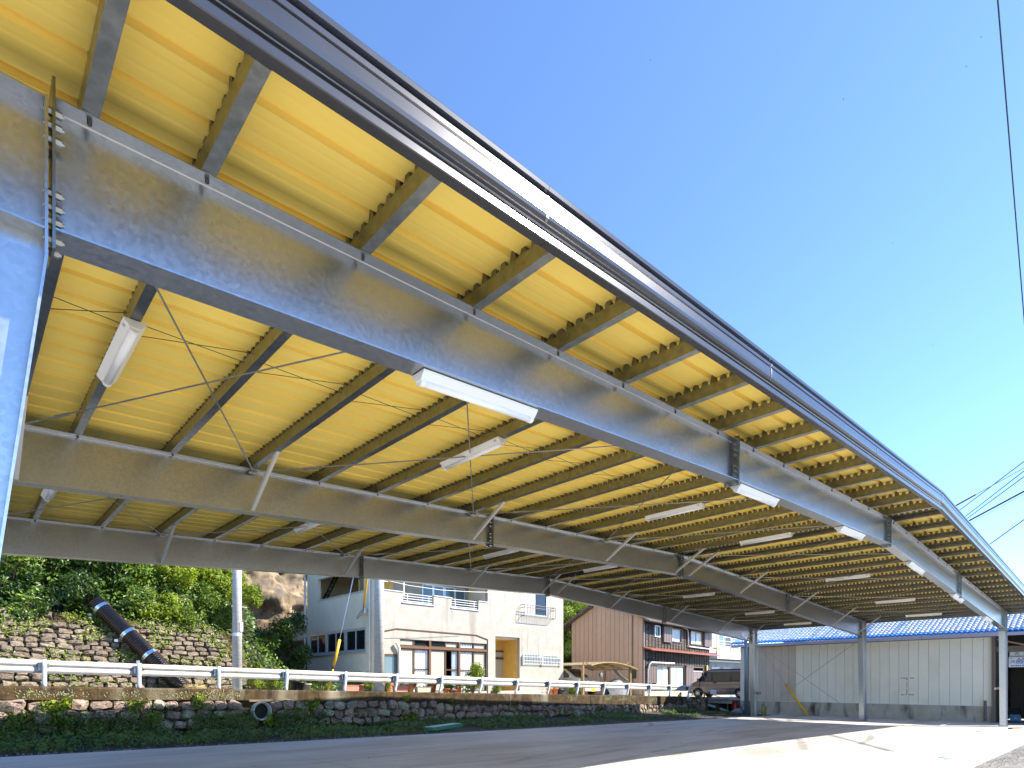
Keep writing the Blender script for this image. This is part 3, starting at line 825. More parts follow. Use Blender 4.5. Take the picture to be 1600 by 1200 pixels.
for row in range(14):
    x = -1.6 + R.uniform(0, .3)
    s = .09 + row * .192
    while x < 7.75 - row * .07:
        wd = R.uniform(.24, .42)
        if row > 11 and R.random() < .3: pass
        elif x < .25 or nrev >= 297:
            me = R.choice(RK2); m3 = Matrix.Translation(revp(x + wd / 2, s) + Vector((0, .05, 0))) @ Matrix.Rotation(-math.atan(LEAN), 4, 'X') @ Matrix.Diagonal((wd, .2, .175, 1)); rst.add([m3 @ v.co for v in me.vertices], [tuple(p.vertices) for p in me.polygons])
        else:
            c = revp(x + wd / 2, s + R.uniform(-.018, .018)) + Vector((0, .058, 0))
            o = inst('stone', R.choice(RK2), rev, c, (-math.atan(LEAN) + R.uniform(-.14, .14), R.uniform(-.12, .12), R.uniform(-.12, .12)), (wd * R.uniform(.90, 1.03), R.uniform(.17, .30), R.uniform(.15, .195))); nrev += 1
        x += wd + R.uniform(.015, .06)
rst.build('small_stones', M['stone_grey'], rev, kind='stuff')
# black ribbed drain pipe coming down the revetment
dp = empty('ribbed_pipe', revp(4.2, 0), 0, 'thick black brown ribbed drain pipe with steel bands slanting down the hillside', 'drain pipe')
A0 = onP(286, 1074, revp(0, 0) + Vector((0, -.32, 0)), (0, -1, LEAN)); A1 = onP(148, 940, revp(0, 0) + Vector((0, -.28, 0)), (0, -1, LEAN))
dv = (A1 - A0); LP = dv.length; dv.normalize()
a_ = dv.orthogonal().normalized(); b_ = dv.cross(a_)
rings = []; nr = int(LP / .075)
for k in range(nr * 2 + 1):
    c = A0 + dv * (LP * k / (nr * 2)); r = .25 if k % 2 else .195
    for dd in (-.012, .012):
        rings.append([c + dv * dd + (a_ * math.cos(t) + b_ * math.sin(t)) * r for t in [2 * math.pi * j / 14 for j in range(14)]])
MB().loft(rings).build('ribbed_hose', M['pipe'], dp, True)
for px, py in ((156, 952), (198, 992), (235, 1024)):
    t = min(max((onP(px, py, revp(0, 0) + Vector((0, -.3, 0)), (0, -1, LEAN)) - A0).dot(dv), .2), LP - .1)
    MB().tube([A0 + dv * (t - .055), A0 + dv * (t + .055)], .262, 18).build('steel_band', M['band'], dp)
    MB().box(*(A0 + dv * t + Vector((-.36, .12, -.25))), *(A0 + dv * t + Vector((-.26, .3, -.17)))).build('anchor_plate', M['band'], dp)
st = MB()
for k in range(90):
    p = A0 + Vector((R.uniform(-.1, .65), R.uniform(-.3, .1), .03)); p.z = zroad(p.x) + R.uniform(.02, .16)
    st.tube([p, p + Vector((R.uniform(-.3, .3), R.uniform(-.2, .2), R.uniform(-.1, .1)))], .006, 3)
p0 = Vector((A0.x + .35, YW - .08, zroad(A0.x) + .02))
for k in range(11):
    q = p0 + Vector((R.gauss(0, .14), 0, 0)); st.tube([q + Vector((0, .2, .05)), q, q + Vector((R.uniform(-.22, .22), -.02, -R.uniform(.05, .34)))], .005, 3)
st.build('straw', M['straw'], None, kind='stuff')

# bushes on the hillside, three kinds with copies
BK = []
for k, (m, sz) in enumerate(((M['leaf_dark'], .15), (M['leaf'], .145), (M['leaf_lime'], .15), (M['leaf'], .13))):
    rr = random.Random(40 + k)
    lobes = [((rr.uniform(-.75, .75), rr.uniform(-.5, .5), rr.uniform(-.35, .55)), rr.uniform(.42, .66)) for _ in range(8)]
    BK.append((leaf_mesh('foliage', lobes, 3400, sz, m, 60 + k, narrow=.42, surf=.35), twig_mesh('stems', lobes, (0, .2, -.8), M['twig'])))
BUSH = []   # px, py, kind, size, description
bl = [(30, 905, 0, 1.15, 'dark glossy leaved bush at the far left of the bank'), (95, 885, 0, 1.1, 'dark leaved bush left of the ribbed pipe, high on the bank'),
      (45, 955, 0, .8, 'drooping dark bush hanging over the left of the revetment'), (115, 935, 0, .85, 'dark overhanging bush just left of the ribbed pipe top'),
      (165, 890, 0, 1.0, 'shaded dark bush above the ribbed pipe mouth'), (215, 880, 1, 1.0, 'mid green bush above the middle of the bank'),
      (205, 930, 1, .85, 'mid green bush right of the ribbed pipe top'), (262, 905, 2, .95, 'bright yellow green bush in the middle of the bank'),
      (250, 955, 2, .8, 'low lime green bush over the middle of the revetment'), (305, 890, 2, .95, 'sunny yellow green bush high at the right of the bank'),
      (318, 940, 3, .85, 'fresh green bush above the right of the revetment'), (350, 912, 2, .85, 'lime green bush just left of the first utility pole'),
      (290, 968, 3, .55, 'small ragged bush trailing on the revetment stones'), (388, 935, 2, .62, 'yellow green sprig bush just right of the first utility pole'),
      (405, 1010, 0, .95, 'dark shaded bush between the first utility pole and the house'), (440, 985, 0, 1.0, 'dark green bush in shade beside the house corner'),
      (445, 1035, 0, .85, 'dark low bush at the foot of the house corner'), (395, 1052, 2, .5, 'low bright weed bush at the foot of the first utility pole'),
      (345, 968, 1, .6, 'small green bush low beside the first utility pole'), (135, 865, 1, 1.0, 'green bush on the bank under the rear frame left part'),
      (20, 860, 1, 1.1, 'green bush at the top left of the bank'), (270, 860, 1, 1.0, 'green bush at the top middle of the bank'), (340, 870, 2, .8, 'lime bush at the top right of the bank')]
for px, py, k, s, lab in bl:
    if px > 400: p = onY(px, py, 25.5 + R.uniform(-.3, .3))
    elif px > 380: p = onY(px, py, 22.6)
    else:
        p = onP(px, py, revp(0, 0) + Vector((0, .25, 0)), (0, -1, LEAN))
    t = empty('bush', p, R.uniform(0, 6.28), lab, 'bush', 'bushes on the overgrown bank')
    for n, me in (('foliage', BK[k][0]), ('stems', BK[k][1])):
        o = inst(n, me, t, p, (0, 0, 0), (s, s, s))
        o.location = (0, 0, 0)
# the tangled mass of leaves behind and between the bushes
bf = MB(); rr = random.Random(77)
for k in range(16000):
    x = rr.uniform(-6, 7.6); s_ = rr.uniform(2.5, 7.6)
    if x > 2.2 and s_ < 2.75 + .25 * math.sin(x * 3): continue
    c = revp(x, s_) + Vector((0, rr.uniform(-.25, .35) - .18 * mnoise.noise(Vector((x * 1.2, s_ * 1.2, 3))) , rr.uniform(-.1, .15)))
    n = Vector((rr.gauss(0, .6), rr.gauss(-.9, .5), rr.gauss(.6, .5))).normalized(); tt = Matrix.Rotation(rr.uniform(0, 6.28), 3, n) @ n.orthogonal().normalized(); sd2 = n.cross(tt); L = rr.uniform(.09, .2)
    bf.cur = 0 if x < 3 + rr.gauss(0, 1.5) else 1
    bf.add([c, c + tt * L * .5 + sd2 * L * .24, c + tt * L, c + tt * L * .5 - sd2 * L * .24], [(0, 1, 2, 3)])
for k in range(7500):                       # ivy shoots and weeds over the revetment stones
    x = rr.uniform(-1.5, 7.8); s_ = rr.random() ** .7 * 2.75
    if mnoise.noise(Vector((x * 1.1, s_ * 1.6, 8))) < .05 - (.3 if s_ > 2.2 else 0) - (.15 if s_ < .3 else 0): continue
    c = revp(x, s_) + Vector((0, -.07 - rr.random() * .12, rr.uniform(0, .08)))
    n = Vector((rr.gauss(0, .5), rr.gauss(-.7, .4), rr.gauss(.8, .4))).normalized(); tt = Matrix.Rotation(rr.uniform(0, 6.28), 3, n) @ n.orthogonal().normalized(); sd2 = n.cross(tt); L = rr.uniform(.04, .095)
    bf.cur = 2 if rr.random() < .45 else 1
    bf.add([c, c + tt * L * .5 + sd2 * L * .26, c + tt * L, c + tt * L * .5 - sd2 * L * .26], [(0, 1, 2, 3)])
for k in range(6500):                       # leaves over the earth slope right of the revetment
    x = rr.uniform(7.3, 11.6); y = rr.uniform(22.3, 30)
    z = hz(x, y)
    c = Vector((x, y, z + rr.uniform(.0, .35)))
    n = Vector((rr.gauss(0, .6), rr.gauss(-.7, .5), rr.gauss(.8, .5))).normalized(); tt = Matrix.Rotation(rr.uniform(0, 6.28), 3, n) @ n.orthogonal().normalized(); sd2 = n.cross(tt); L = rr.uniform(.08, .2)
    bf.cur = 2 if (x < 8.6 and y < 24 and rr.random() < .6) else (0 if rr.random() < .7 else 1)
    bf.add([c, c + tt * L * .5 + sd2 * L * .24, c + tt * L, c + tt * L * .5 - sd2 * L * .24], [(0, 1, 2, 3)])
bf.build('bank_foliage', [M['leaf_dark'], M['leaf'], M['leaf_lime']], kind='stuff')
# cliff
def cliff():
    b = MB(); xs, zs = lin(7, 27, 120), lin(0, 11.5, 72)
    n = len(zs)
    for x in xs:
        for z in zs:
            d = mnoise.fractal(Vector((x * .35, z * .45, 1.7)), .9, 2.1, 6) * 1.0 + mnoise.fractal(Vector((x * 1.1, z * 1.5, 5)), .8, 2.2, 5) * .38
            b.v.append((x, 31.2 + z * .38 + d, z + .6))
    for i in range(len(xs) - 1):
        for j in range(n - 1):
            b.f.append((i * n + j, (i + 1) * n + j, (i + 1) * n + j + 1, i * n + j + 1)); b.m.append(0)
    return b.build('rock_cliff', M['rock'], smooth=True, kind='structure')
cliff()
# trees behind the tan house
TK = []
for k in range(2):
    rr = random.Random(90 + k)
    lobes = [((rr.uniform(-1.5, 1.5), rr.uniform(-1.3, 1.3), 3.6 + rr.uniform(-1.6, 1.8)), rr.uniform(.7, 1.15)) for _ in range(13)]
    TK.append((leaf_mesh('crown', lobes, 6500, .22, M['leaf_lime'] if k else M['leaf'], 120 + k, surf=.35), twig_mesh('limbs', lobes, (0, 0, 1.6), M['bark'])))
trk = MB().tube([(0, 0, -.3), (.08, 0, 1.2), (0, .1, 2.6), (.1, 0, 3.6)], .17, 9, r2=.07).mesh('trunk', M['bark'], True)
for i, (px, Y, z, k, s, lab) in enumerate(((890, 33, 2.2, 1, 1.05, 'sunny yellow green tree rising behind the tan house next to the cream house'), (915, 34.5, 3.0, 0, 1.15, 'green leafy tree behind the left eave of the tan house'),
                              (893, 29.2, 0.2, 0, .75, 'low green tree in the gap between the cream house and tan house'), (945, 38, 3.6, 1, 1.3, 'tall pale tree behind the ridge of the tan house'),
                              (868, 36, 3.5, 0, 1.2, 'green tree on the slope behind the cream house'))):
    p = onY(px, 1060, Y); p.z = z
    t = empty('tree', p, R.uniform(0, 6), lab, 'tree', 'trees behind the houses')
    for n, me in (('crown', TK[k][0]), ('trunk', trk), ('limbs', TK[k][1])):
        o = inst(n, me, t, p, (0, 0, 0), (s, s, s)); o.location = (0, 0, 0)

# ground cover along the wall foot
gc = MB(); rr = random.Random(5)
GPX = (onZ(677, 1140.5, .19).x, onZ(724, 1134, .17).x)
def zsoil(x, y): return zslab(x) - .05 + max(0, y - slab_back(x) - .3) * .03 + .02
for k in range(30000):
    x = rr.uniform(-1, 31.5); t = rr.random() ** .55
    y0 = slab_back(x) + (.30 if x < 20 else .8); y = y0 + (18.68 - y0) * t
    dens = mnoise.noise(Vector((x * .55, y * .8, 9)))
    if dens < -.32 + (.25 if x > 16 else 0) + (.2 if x > 24 else 0): continue
    if abs(x - PIPE.x) < .34 and y > 17.7: continue
    if GPX[0] - .1 < x < GPX[1] + .1 and y < 16.9: continue
    z = zsoil(x, y); h = rr.uniform(.08, .26) * (1.35 if y > 17.9 and x < 9 else .9) * (1.1 if x < 8 else .75)
    if x < 9 and y > 18.2: z += rr.uniform(0, .45)
    if rr.random() < .45:
        d = Vector((rr.gauss(0, .35), rr.gauss(0, .35), 1)).normalized(); s = Vector((rr.uniform(-1, 1), rr.uniform(-1, 1), 0)).normalized() * .007
        p = Vector((x, y, z)); gc.add([p - s, p + s, p + d * h * 1.3], [(0, 1, 2)])
    else:
        for q in range(3):
            p = Vector((x + rr.uniform(-.07, .07), y + rr.uniform(-.07, .07), z + h * rr.uniform(.3, 1)))
            n = Vector((rr.gauss(0, .5), rr.gauss(-.3, .5), 1)).normalized(); tt = n.orthogonal().normalized(); L = rr.uniform(.045, .11)
            tt = (Matrix.Rotation(rr.uniform(0, 6.28), 3, n) @ tt); s = n.cross(tt)
            gc.add([p, p + tt * L * .5 + s * L * .32, p + tt * L, p + tt * L * .5 - s * L * .32], [(0, 1, 2, 3)])
gc.build('ground_cover', M['grass'], kind='stuff')
# gravel edge along the slab
gv = MB(); ico = [Vector(v) for v in ((1, 0, 0), (-1, 0, 0), (0, 1, 0), (0, -1, 0), (0, 0, .8), (0, 0, -.8))]
icf = [(0, 2, 4), (2, 1, 4), (1, 3, 4), (3, 0, 4), (2, 0, 5), (1, 2, 5), (3, 1, 5), (0, 3, 5)]
for k in range(2600):
    x = rr.uniform(-1, 29); y = slab_back(x) + .05 + abs(rr.gauss(0, .16)); s = rr.uniform(.010, .032)
    m3 = Matrix.Rotation(rr.uniform(0, 6), 3, Vector((rr.random(), rr.random(), rr.random())))
    c = Vector((x, y, zslab(x) - .03 + s * .3 + (rr.random() < .2) * .03))
    gv.add([c + m3 @ (v * s) for v in ico], icf)
gv.build('gravel_edge', M['gravel'], kind='stuff')
fg = MB()
for k in range(420):
    x = rr.uniform(14, 26); y = 2.28 - abs(rr.gauss(0, .22)); s = rr.uniform(.006, .016)
    m3 = Matrix.Rotation(rr.uniform(0, 6), 3, Vector((rr.random(), rr.random(), rr.random())))
    c = Vector((x, y, zslab(x) - .055 + s * .3)); fg.add([c + m3 @ (v * s) for v in ico], icf)
fg.build('gravel', M['gravel_pale'], kind='stuff')
ww = MB()
for k in range(9000):                       # small weeds and dead leaves caught on the wall face
    x = rr.uniform(-1, 31); z = rr.uniform(zslab(x), zroad(x) - .30)
    d_ = mnoise.noise(Vector((x * .8, z * 2.2, 4))) - (.0 if x < 9 else .12) - (.1 if x > 20 else 0) - max(0, z - zroad(x) + .75) * .5
    if d_ < .06: continue
    c = Vector((x, YW - .10 - rr.random() * .14, z))
    if math.hypot(x - PIPE.x, z - PIPE.z) < .36: continue
    n = Vector((rr.gauss(0, .5), rr.gauss(-.7, .4), rr.gauss(.8, .4))).normalized(); tt = Matrix.Rotation(rr.uniform(0, 6.28), 3, n) @ n.orthogonal().normalized(); sd2 = n.cross(tt); L = rr.uniform(.03, .095)
    q = rr.random(); ww.cur = 0 if q < .55 else (1 if q < .88 else 2)
    ww.add([c, c + tt * L * .5 + sd2 * L * .28, c + tt * L, c + tt * L * .5 - sd2 * L * .28], [(0, 1, 2, 3)])
ww.build('wall_weeds', [M['leaf_lime'], M['leaf'], M['straw']], kind='stuff')
# weeds rooted in the wall
WK = []
for k in range(3):
    lobes = [((rr.uniform(-.16, .16), rr.uniform(-.08, .02), rr.uniform(.05, .32)), rr.uniform(.09, .16)) for _ in range(6)]
    WK.append((leaf_mesh('foliage', lobes, 190, .085, M['leaf_lime'], 200 + k, up=.8, narrow=.6, surf=.3), twig_mesh('stems', lobes, (0, .05, -.05), M['leaf'])))
wl = [(88, 1110, 1.25, 'bright weed on the stone wall, the one nearest the left edge'), (100, 1128, .9, 'lime weed on the lower stones under the left end of the wall'), (213, 1107, .85, 'bright weed on the wall below the ribbed pipe'),
      (315, 1098, .9, 'bright weed left of the round drain pipe mouth'), (487, 1103, 1.1, 'wide leafy weed on the wall right of the drain pipe mouth'), (635, 1090, .6, 'small weed on the coping below the terracotta planters'),
      (706, 1093, .4, 'tiny weed on the coping below the flower pots'), (28, 1130, .9, 'weed low on the wall at the left picture edge'), (425, 1128, .9, 'weed just under the drain pipe mouth'), (640, 1125, 1.2, 'broad leafy weed in shade at the wall foot'),
      (720, 1132, .8, 'weed at the wall foot above the green panel'), (240, 1122, .8, 'weed on the middle stones below the ribbed pipe'), (820, 1130, .9, 'shaded weed at the wall foot right of the green panel'), (935, 1108, .5, 'small weed on the wall below the covered car')]
for px, py, s, lab in wl:
    p = onY(px, py, YW - .14); k = R.randrange(3); p.z -= .1
    t = empty('weed', p, 0, lab, 'plant', 'weeds on the stone wall')
    for n, me in (('foliage', WK[k][0]), ('stems', WK[k][1])):
        o = inst(n, me, t, p, (0, 0, 0), (s * 1.25, s, s * 1.1)); o.location = (0, 0, 0)
rwd = MB()

# ------------------------------------------------------------------ helpers for windows on wall planes
def frame(b, o, u, n, a0, z0, a1, z1, d, w_=.04, t=.05):
    """rectangular frame set d behind the wall face"""
    o, u, n = Vector(o), Vector(u), Vector(n)
    def bx(x0, y0, x1, y1):
        c = o + u * x0 - n * d; c.z = y0
        b.obox(c, u * (x1 - x0), Vector((0, 0, y1 - y0)), n * t)
    bx(a0, z0, a0 + w_, z1); bx(a1 - w_, z0, a1, z1); bx(a0 + w_, z0, a1 - w_, z0 + w_); bx(a0 + w_, z1 - w_, a1 - w_, z1)
def pane(parent, m, o, u, n, a0, z0, a1, z1, d, name='pane', local=False, t=.008):
    o, u, n = Vector(o), Vector(u), Vector(n); c = o + u * a0 - n * d; c.z = z0
    return MB().obox(c, u * (a1 - a0), Vector((0, 0, z1 - z0)), n * t).build(name, m, parent, local=local)
def pleats(parent, m, o, u, n, a0, z0, a1, z1, d, local=False, k=7):
    o, u, n = Vector(o), Vector(u), Vector(n); b = MB(); N = k * 4; rings = []
    for i in range(N + 1):
        a = a0 + (a1 - a0) * i / N; c = o + u * a - n * (d + .025 * math.sin(2 * math.pi * i / 4))
        rings.append(c)
    b.loft([[Vector((c.x, c.y, z0)) for c in rings], [Vector((c.x, c.y, z1)) for c in rings]], False, False)
    return b.build('curtain', m, parent, smooth=True, local=local)

# ------------------------------------------------------------------ cream house
HX0, HX1, HY, HB, HT = 13.0, 24.55, 22.0, 1.0, 7.6
ch = empty('house', (HX0, HY, HB), 0, 'cream stucco two-storey house with recessed balcony, wide brown framed windows and a porch', 'house')
U, NF = Vector((1, 0, 0)), Vector((0, -1, 0)); O = Vector((HX0, HY, 0))
def fx(px, py): p = onY(px, py, HY); return p.x - HX0, p.z
def fr(px0, py0, px1, py1):
    a, b_ = fx(px0, (py0 + py1) / 2), fx(px1, (py0 + py1) / 2); zt = fx((px0 + px1) / 2, py0)[1]; zb = fx((px0 + px1) / 2, py1)[1]
    return (a[0], zb, b_[0], zt)
WIN = fr(625, 1003.5, 760.5, 1074); WIN = (WIN[0], HB + .35, WIN[2], 3.00)
zledge = 4.98
WIN = (fx(625, 1040)[0], 1.32, fx(761, 1040)[0], onY(625, 998, HY).z)
SMW = (fx(599, 1040)[0], 1.45, fx(623.5, 1040)[0], onY(600, 1021.5, HY).z)
POR = (fx(774, 1030)[0], HB, fx(812, 1030)[0], onY(790, 995, HY).z)
BW1 = fr(818, 1022, 843, 1037.5); BW2 = fr(848.5, 1024, 872, 1039)
UW = fr(820.5, 926, 855, 962)
zl = onY(600, 922, HY).z
BAL = (fx(597, 930)[0], zl, fx(762, 930)[0], 6.75)
NO1 = (fx(630, 935)[0], onY(650, 942.5, HY).z, fx(677.5, 940)[0], zl + .001)
NO2 = (fx(706, 945)[0], onY(726, 951, HY).z, fx(747.5, 945)[0], zl + .001)
W = HX1 - HX0
b = MB(); b.wall(O, U, NF, W, HB, HT, [WIN, SMW, POR, BW1, BW2, UW, BAL, NO1, NO2], .18)
b.build('front_wall', M['stucco'], ch)
# side wall, facing left
SD = 6.9
Us, Ns = Vector((0, -1, 0)), Vector((-1, 0, 0)); Os = Vector((HX0, HY + SD, 0))
def sx(px, py): p = onX(px, py, HX0); return (HY + SD) - p.y, p.z
s0, s1 = sx(482.5, 1000), sx(571.5, 1000)
zb_ = (onX(482, 1025.5, HX0).z + onX(571, 1016, HX0).z) / 2; zt_ = (onX(482, 992, HX0).z + onX(571, 980, HX0).z) / 2
SBW = (s0[0], zb_, s1[0], zt_)
SBAL = (sx(496, 920)[0], (onX(482, 944, HX0).z + onX(571, 923, HX0).z) / 2, sx(569, 920)[0], 6.75)
b = MB(); b.wall(Os, Us, Ns, SD - .002, HB, HT, [SBW, SBAL], .18)
b.build('side_wall', M['stucco_shade'], ch)
b = MB()
b.box(HX1 - .18, HY + .18, HB, HX1 - .0, HY + SD, HT); b.build('right_wall', M['stucco'], ch)
MB().box(HX0 + .18, HY + SD - .18, HB, HX1 - .18, HY + SD, HT).build('rear_wall', M['stucco_shade'], ch)
b = MB(); b.box(HX0 - .35, HY - .35, HT, HX1 + .35, HY + SD + .35, HT + .22); b.build('roof', M['stucco_shade'], ch)
FL = 3.95
MB().box(HX0 + .181, HY + .181, FL, HX1 - .181, HY + SD - .181, FL + .15).build('upper_floor', M['stucco_shade'], ch)
MB().box(HX0 + .181, HY + .181, HB, HX1 - .181, HY + SD - .181, HB + .1).build('ground_floor', M['dark'], ch)
# balcony back wall with sliding windows
yb = HY + 1.5
def bx_(px): return onY(px, 925, yb).x - HX0
BWH = (bx_(660), FL + .2, bx_(728), 6.45)
b = MB(); b.wall((HX0 + .18, yb, 0), U, NF, BAL[2] - .18, FL + .15, HT - .01, [(BWH[0] - .18, BWH[1], BWH[2] - .18, BWH[3])], .12); b.build('balcony_wall', M['stucco'], ch)
MB().box(HX0 + BAL[2] + .02, HY + .181, FL + .15, HX0 + BAL[2] + .14, yb + .3, HT - .01).build('balcony_side', M['stucco_shade'], ch)
Ob = Vector((HX0, yb, 0)); xs = lin(BWH[0], BWH[2], 4)
for i in range(4):
    f_ = MB(); frame(f_, Ob, U, NF, xs[i] + .004, BWH[1], xs[i + 1] - .004, BWH[3], .06 + .02 * (i % 2), .06, .03)
    wf = f_.build('sliding_window', M['alu'], ch)
    pane(wf, M['glassb'], Ob, U, NF, xs[i] + .06, BWH[1] + .06, xs[i + 1] - .06, BWH[3] - .06, .055 + .02 * (i % 2))
MB().box(HX0 + BAL[0] + .05, yb - .03, FL + 1.1, HX0 + BAL[0] + .75, yb - .005, 6.3).build('dark_door', M['glass'], ch)
MB().box(HX0 + BAL[0] + .8, yb - .03, FL + .16, HX0 + BAL[0] + 1.45, yb - .004, 6.4).build('ochre_door', M['stucco_y'], ch)
for nx in (NO1, NO2):
    b = MB()
    for k in range(4):
        z = nx[1] + .06 + k * (nx[3] - nx[1] - .06) / 3.2
        b.tube([(HX0 + nx[0] + .01, HY + .06, z), (HX0 + nx[2] - .01, HY + .06, z)], .017, 6)
    for a in (nx[0] + .25, nx[2] - .22): b.tube([(HX0 + a, HY + .06, nx[1]), (HX0 + a, HY + .06, nx[3])], .02, 6)
    b.box(HX0 + nx[0] - .06, HY - .05, nx[1] - .05, HX0 + nx[2] + .04, HY + .17, nx[1] - .001)
    b.build('balcony_railing', M['white'], ch)
b = MB(); 
for a0, a1 in ((BAL[0] - .05, NO1[0]), (NO1[2], NO2[0]), (NO2[2], BAL[2])): b.box(HX0 + a0, HY - .03, zl + .003, HX0 + a1, HY + .21, zl + .04)
b.build('parapet_cap', M['alu'], ch)
MB().tube([(HX0 + onY(631, 920, HY + .2).x - HX0, HY + .2, zl - .2), (onY(631, 920, HY + .2).x, HY + .2, 6.7)], .03, 8).build('balcony_post', M['stucco_shade'], ch)
# ground floor big window: transom and mullions in brown
cols = [fx(p, 1040)[0] for p in (625, 648, 672.5, 697.5, 718.5, 741.5, 761)]
ztr = onY(690, 1013.5, HY).z; zrail = onY(690, 1046, HY).z
kinds = [('frost', 'frost', None), ('glass', 'curt', 'thick'), ('glassf', 'frost', None), ('frostc', 'curt', 'thick'), ('curt', 'curt', None), ('frost', 'frost', None)]
for i in range(6):
    a0, a1 = cols[i], cols[i + 1]; d = .09 + .025 * (i % 2)
    f_ = MB(); frame(f_, O, U, NF, a0 + .003, WIN[1] + .002, a1 - .003, ztr - .06, d, .045, .035)
    wf = f_.build('window', M['trim'], ch)
    pane(wf, M['frost'] if kinds[i][1] == 'frost' else M['curtain'] if False else M['frost'] if i == 0 else (M['glassb'] if kinds[i][1] == 'curt' else M['frost']), O, U, NF, a0 + .05, WIN[1] + .05, a1 - .05, ztr - .10, d + .002) if kinds[i][1] == 'frost' else None
    if kinds[i][1] == 'curt':
        pleats(wf, M['curtain'], O, U, NF, a0 + .05 + (.45 * (a1 - a0) if i == 3 else 0), WIN[1] + .05, a1 - .05, ztr - .10, d + .035, k=5)
        MB().obox(O + U * (a0 + .04) - NF * (d - .006) + Vector((0, 0, zrail - .04)), U * (a1 - a0 - .08), Vector((0, 0, .06)), NF * .03).build('mid_rail', M['trim'], wf)
    f_ = MB(); frame(f_, O, U, NF, a0 + .003, ztr + .06, a1 - .003, WIN[3] - .002, d, .04, .035)
    wt = f_.build('transom_window', M['trim'], ch)
    if kinds[i][0] == 'curt': pleats(wt, M['curtain'], O, U, NF, a0 + .05, ztr + .1, a1 - .05, WIN[3] - .05, d + .035, k=5)
    else: pane(wt, {'frost': M['frost'], 'glass': M['glass'], 'glassf': M['glass'], 'frostc': M['frost']}[kinds[i][0]], O, U, NF, a0 + .045, ztr + .1, a1 - .045, WIN[3] - .045, d + .002)
b = MB(); b.obox(O + U * WIN[0] - NF * .12 + Vector((0, 0, ztr - .055)), U * (WIN[2] - WIN[0]), Vector((0, 0, .11)), NF * .13)
for i in (2, 4): b.obox(O + U * (cols[i] - .05) - NF * .12 + Vector((0, 0, WIN[1])), U * .10, Vector((0, 0, ztr - .058 - WIN[1])), NF * .11); b.obox(O + U * (cols[i] - .05) - NF * .12 + Vector((0, 0, ztr + .058)), U * .10, Vector((0, 0, WIN[3] - ztr - .062)), NF * .11)
b.build('mullions', mat('brown timber transom', (0.12, 0.055, 0.026), rough=.6), ch)
f_ = MB(); frame(f_, O, U, NF, SMW[0], SMW[1], SMW[2], SMW[3], .10, .07, .09); wf = f_.build('kitchen_window', M['trim'], ch)
pane(wf, M['glassb'], O, U, NF, SMW[0] + .06, SMW[1] + .06, SMW[2] - .06, SMW[3] - .06, .06)
# dark backing sheet behind the windows, stands in for unlit rooms
b = MB(); b.box(HX0 + .3, HY + 1.7, HB + .1, HX0 + POR[0] - .12, HY + 1.75, FL); b.build('dark_backing', M['dark'], ch)
# trim line above the big window
b = MB(); pts = [onY(p, q, HY - .012) for p, q in ((598, 986.5), (619, 982.5), (744, 992.5), (762, 999.5))]
for p, q in zip(pts, pts[1:]): b.bar(p, q, .03, .05)
b.bar(pts[-1], (pts[-1].x, pts[-1].y, 1.1), .05, .03); b.build('trim_line', M['trim'], ch)
# vent pipe and downpipes
vp = [onY(609.5, 1006, HY - .08), onY(611, 1003.5, HY - .16), onY(614, 1008, HY - .16), onY(625.5, 1015, HY - .12)]
p1 = onY(622, 1014, HY - .1)
b = MB(); b.tube([onY(619, 1004, HY - .12), onY(620.5, 1006, HY - .14), onY(623.2, 1012, HY - .12), onY(623.8, 1018, HY - .1), Vector((onY(623.8, 1018, HY - .1).x, HY - .1, 1.1))], .065, 8); b.build('vent_pipe', M['pvc'], ch, True)
# porch recess
pa0, pa1, pz = POR[0], POR[2], POR[3]; PD = 1.3
b = MB(); b.cur = 0
b.box(HX0 + pa0 - .1, HY + .181, HB, HX0 + pa0, HY + PD, pz + .1)
b.box(HX0 + pa1, HY + .181, HB, HX0 + pa1 + .1, HY + PD, pz + .1)
b.box(HX0 + pa0 - .1, HY + .181, pz, HX0 + pa1 + .1, HY + PD, pz + .1)
b.box(HX0 + pa0 - .1, HY + PD, HB, HX0 + pa1 + .1, HY + PD + .1, pz + .1)
b.build('porch', M['stucco_y'], ch)
Op = Vector((HX0, HY + PD, 0)); da0 = pa0 + .03; da1 = onY(793, 1030, HY + PD).x - HX0 - .02; dz = onY(785, 1017, HY + PD).z
f_ = MB(); frame(f_, Op, U, NF, da0, HB + .02, da1, dz, -.04, .07, .04); dr = f_.build('door', M['trim'], ch)
pane(dr, M['frost'], Op, U, NF, da0 + .07, HB + .1, da1 - .07, dz - .07, -.012)
MB().obox(Op + U * da0 + NF * .05 + Vector((0, 0, onY(785, 1029, HY + PD).z - .05)), U * (da1 - da0), Vector((0, 0, .1)), NF * .03).build('door_rail', M['trim'], dr)
MB().lathe(onY(799.5, 1025, HY + .8), [(.05, -.1), (.11, -.06), (.11, .02), (.04, .05)], 12, 'X').build('porch_lamp', M['brownpipe'], ch)
b = MB()
for k, (hh, yy) in enumerate(((.30, HY - .45), (.15, HY - .8))): b.box(HX0 + pa0 - .25, yy, HB - .1, HX0 + pa1 + 1.6, HY - .01 if k == 0 else HY - .451, HB + hh * .9 + .05)
b.build('step', M['road'], ch)
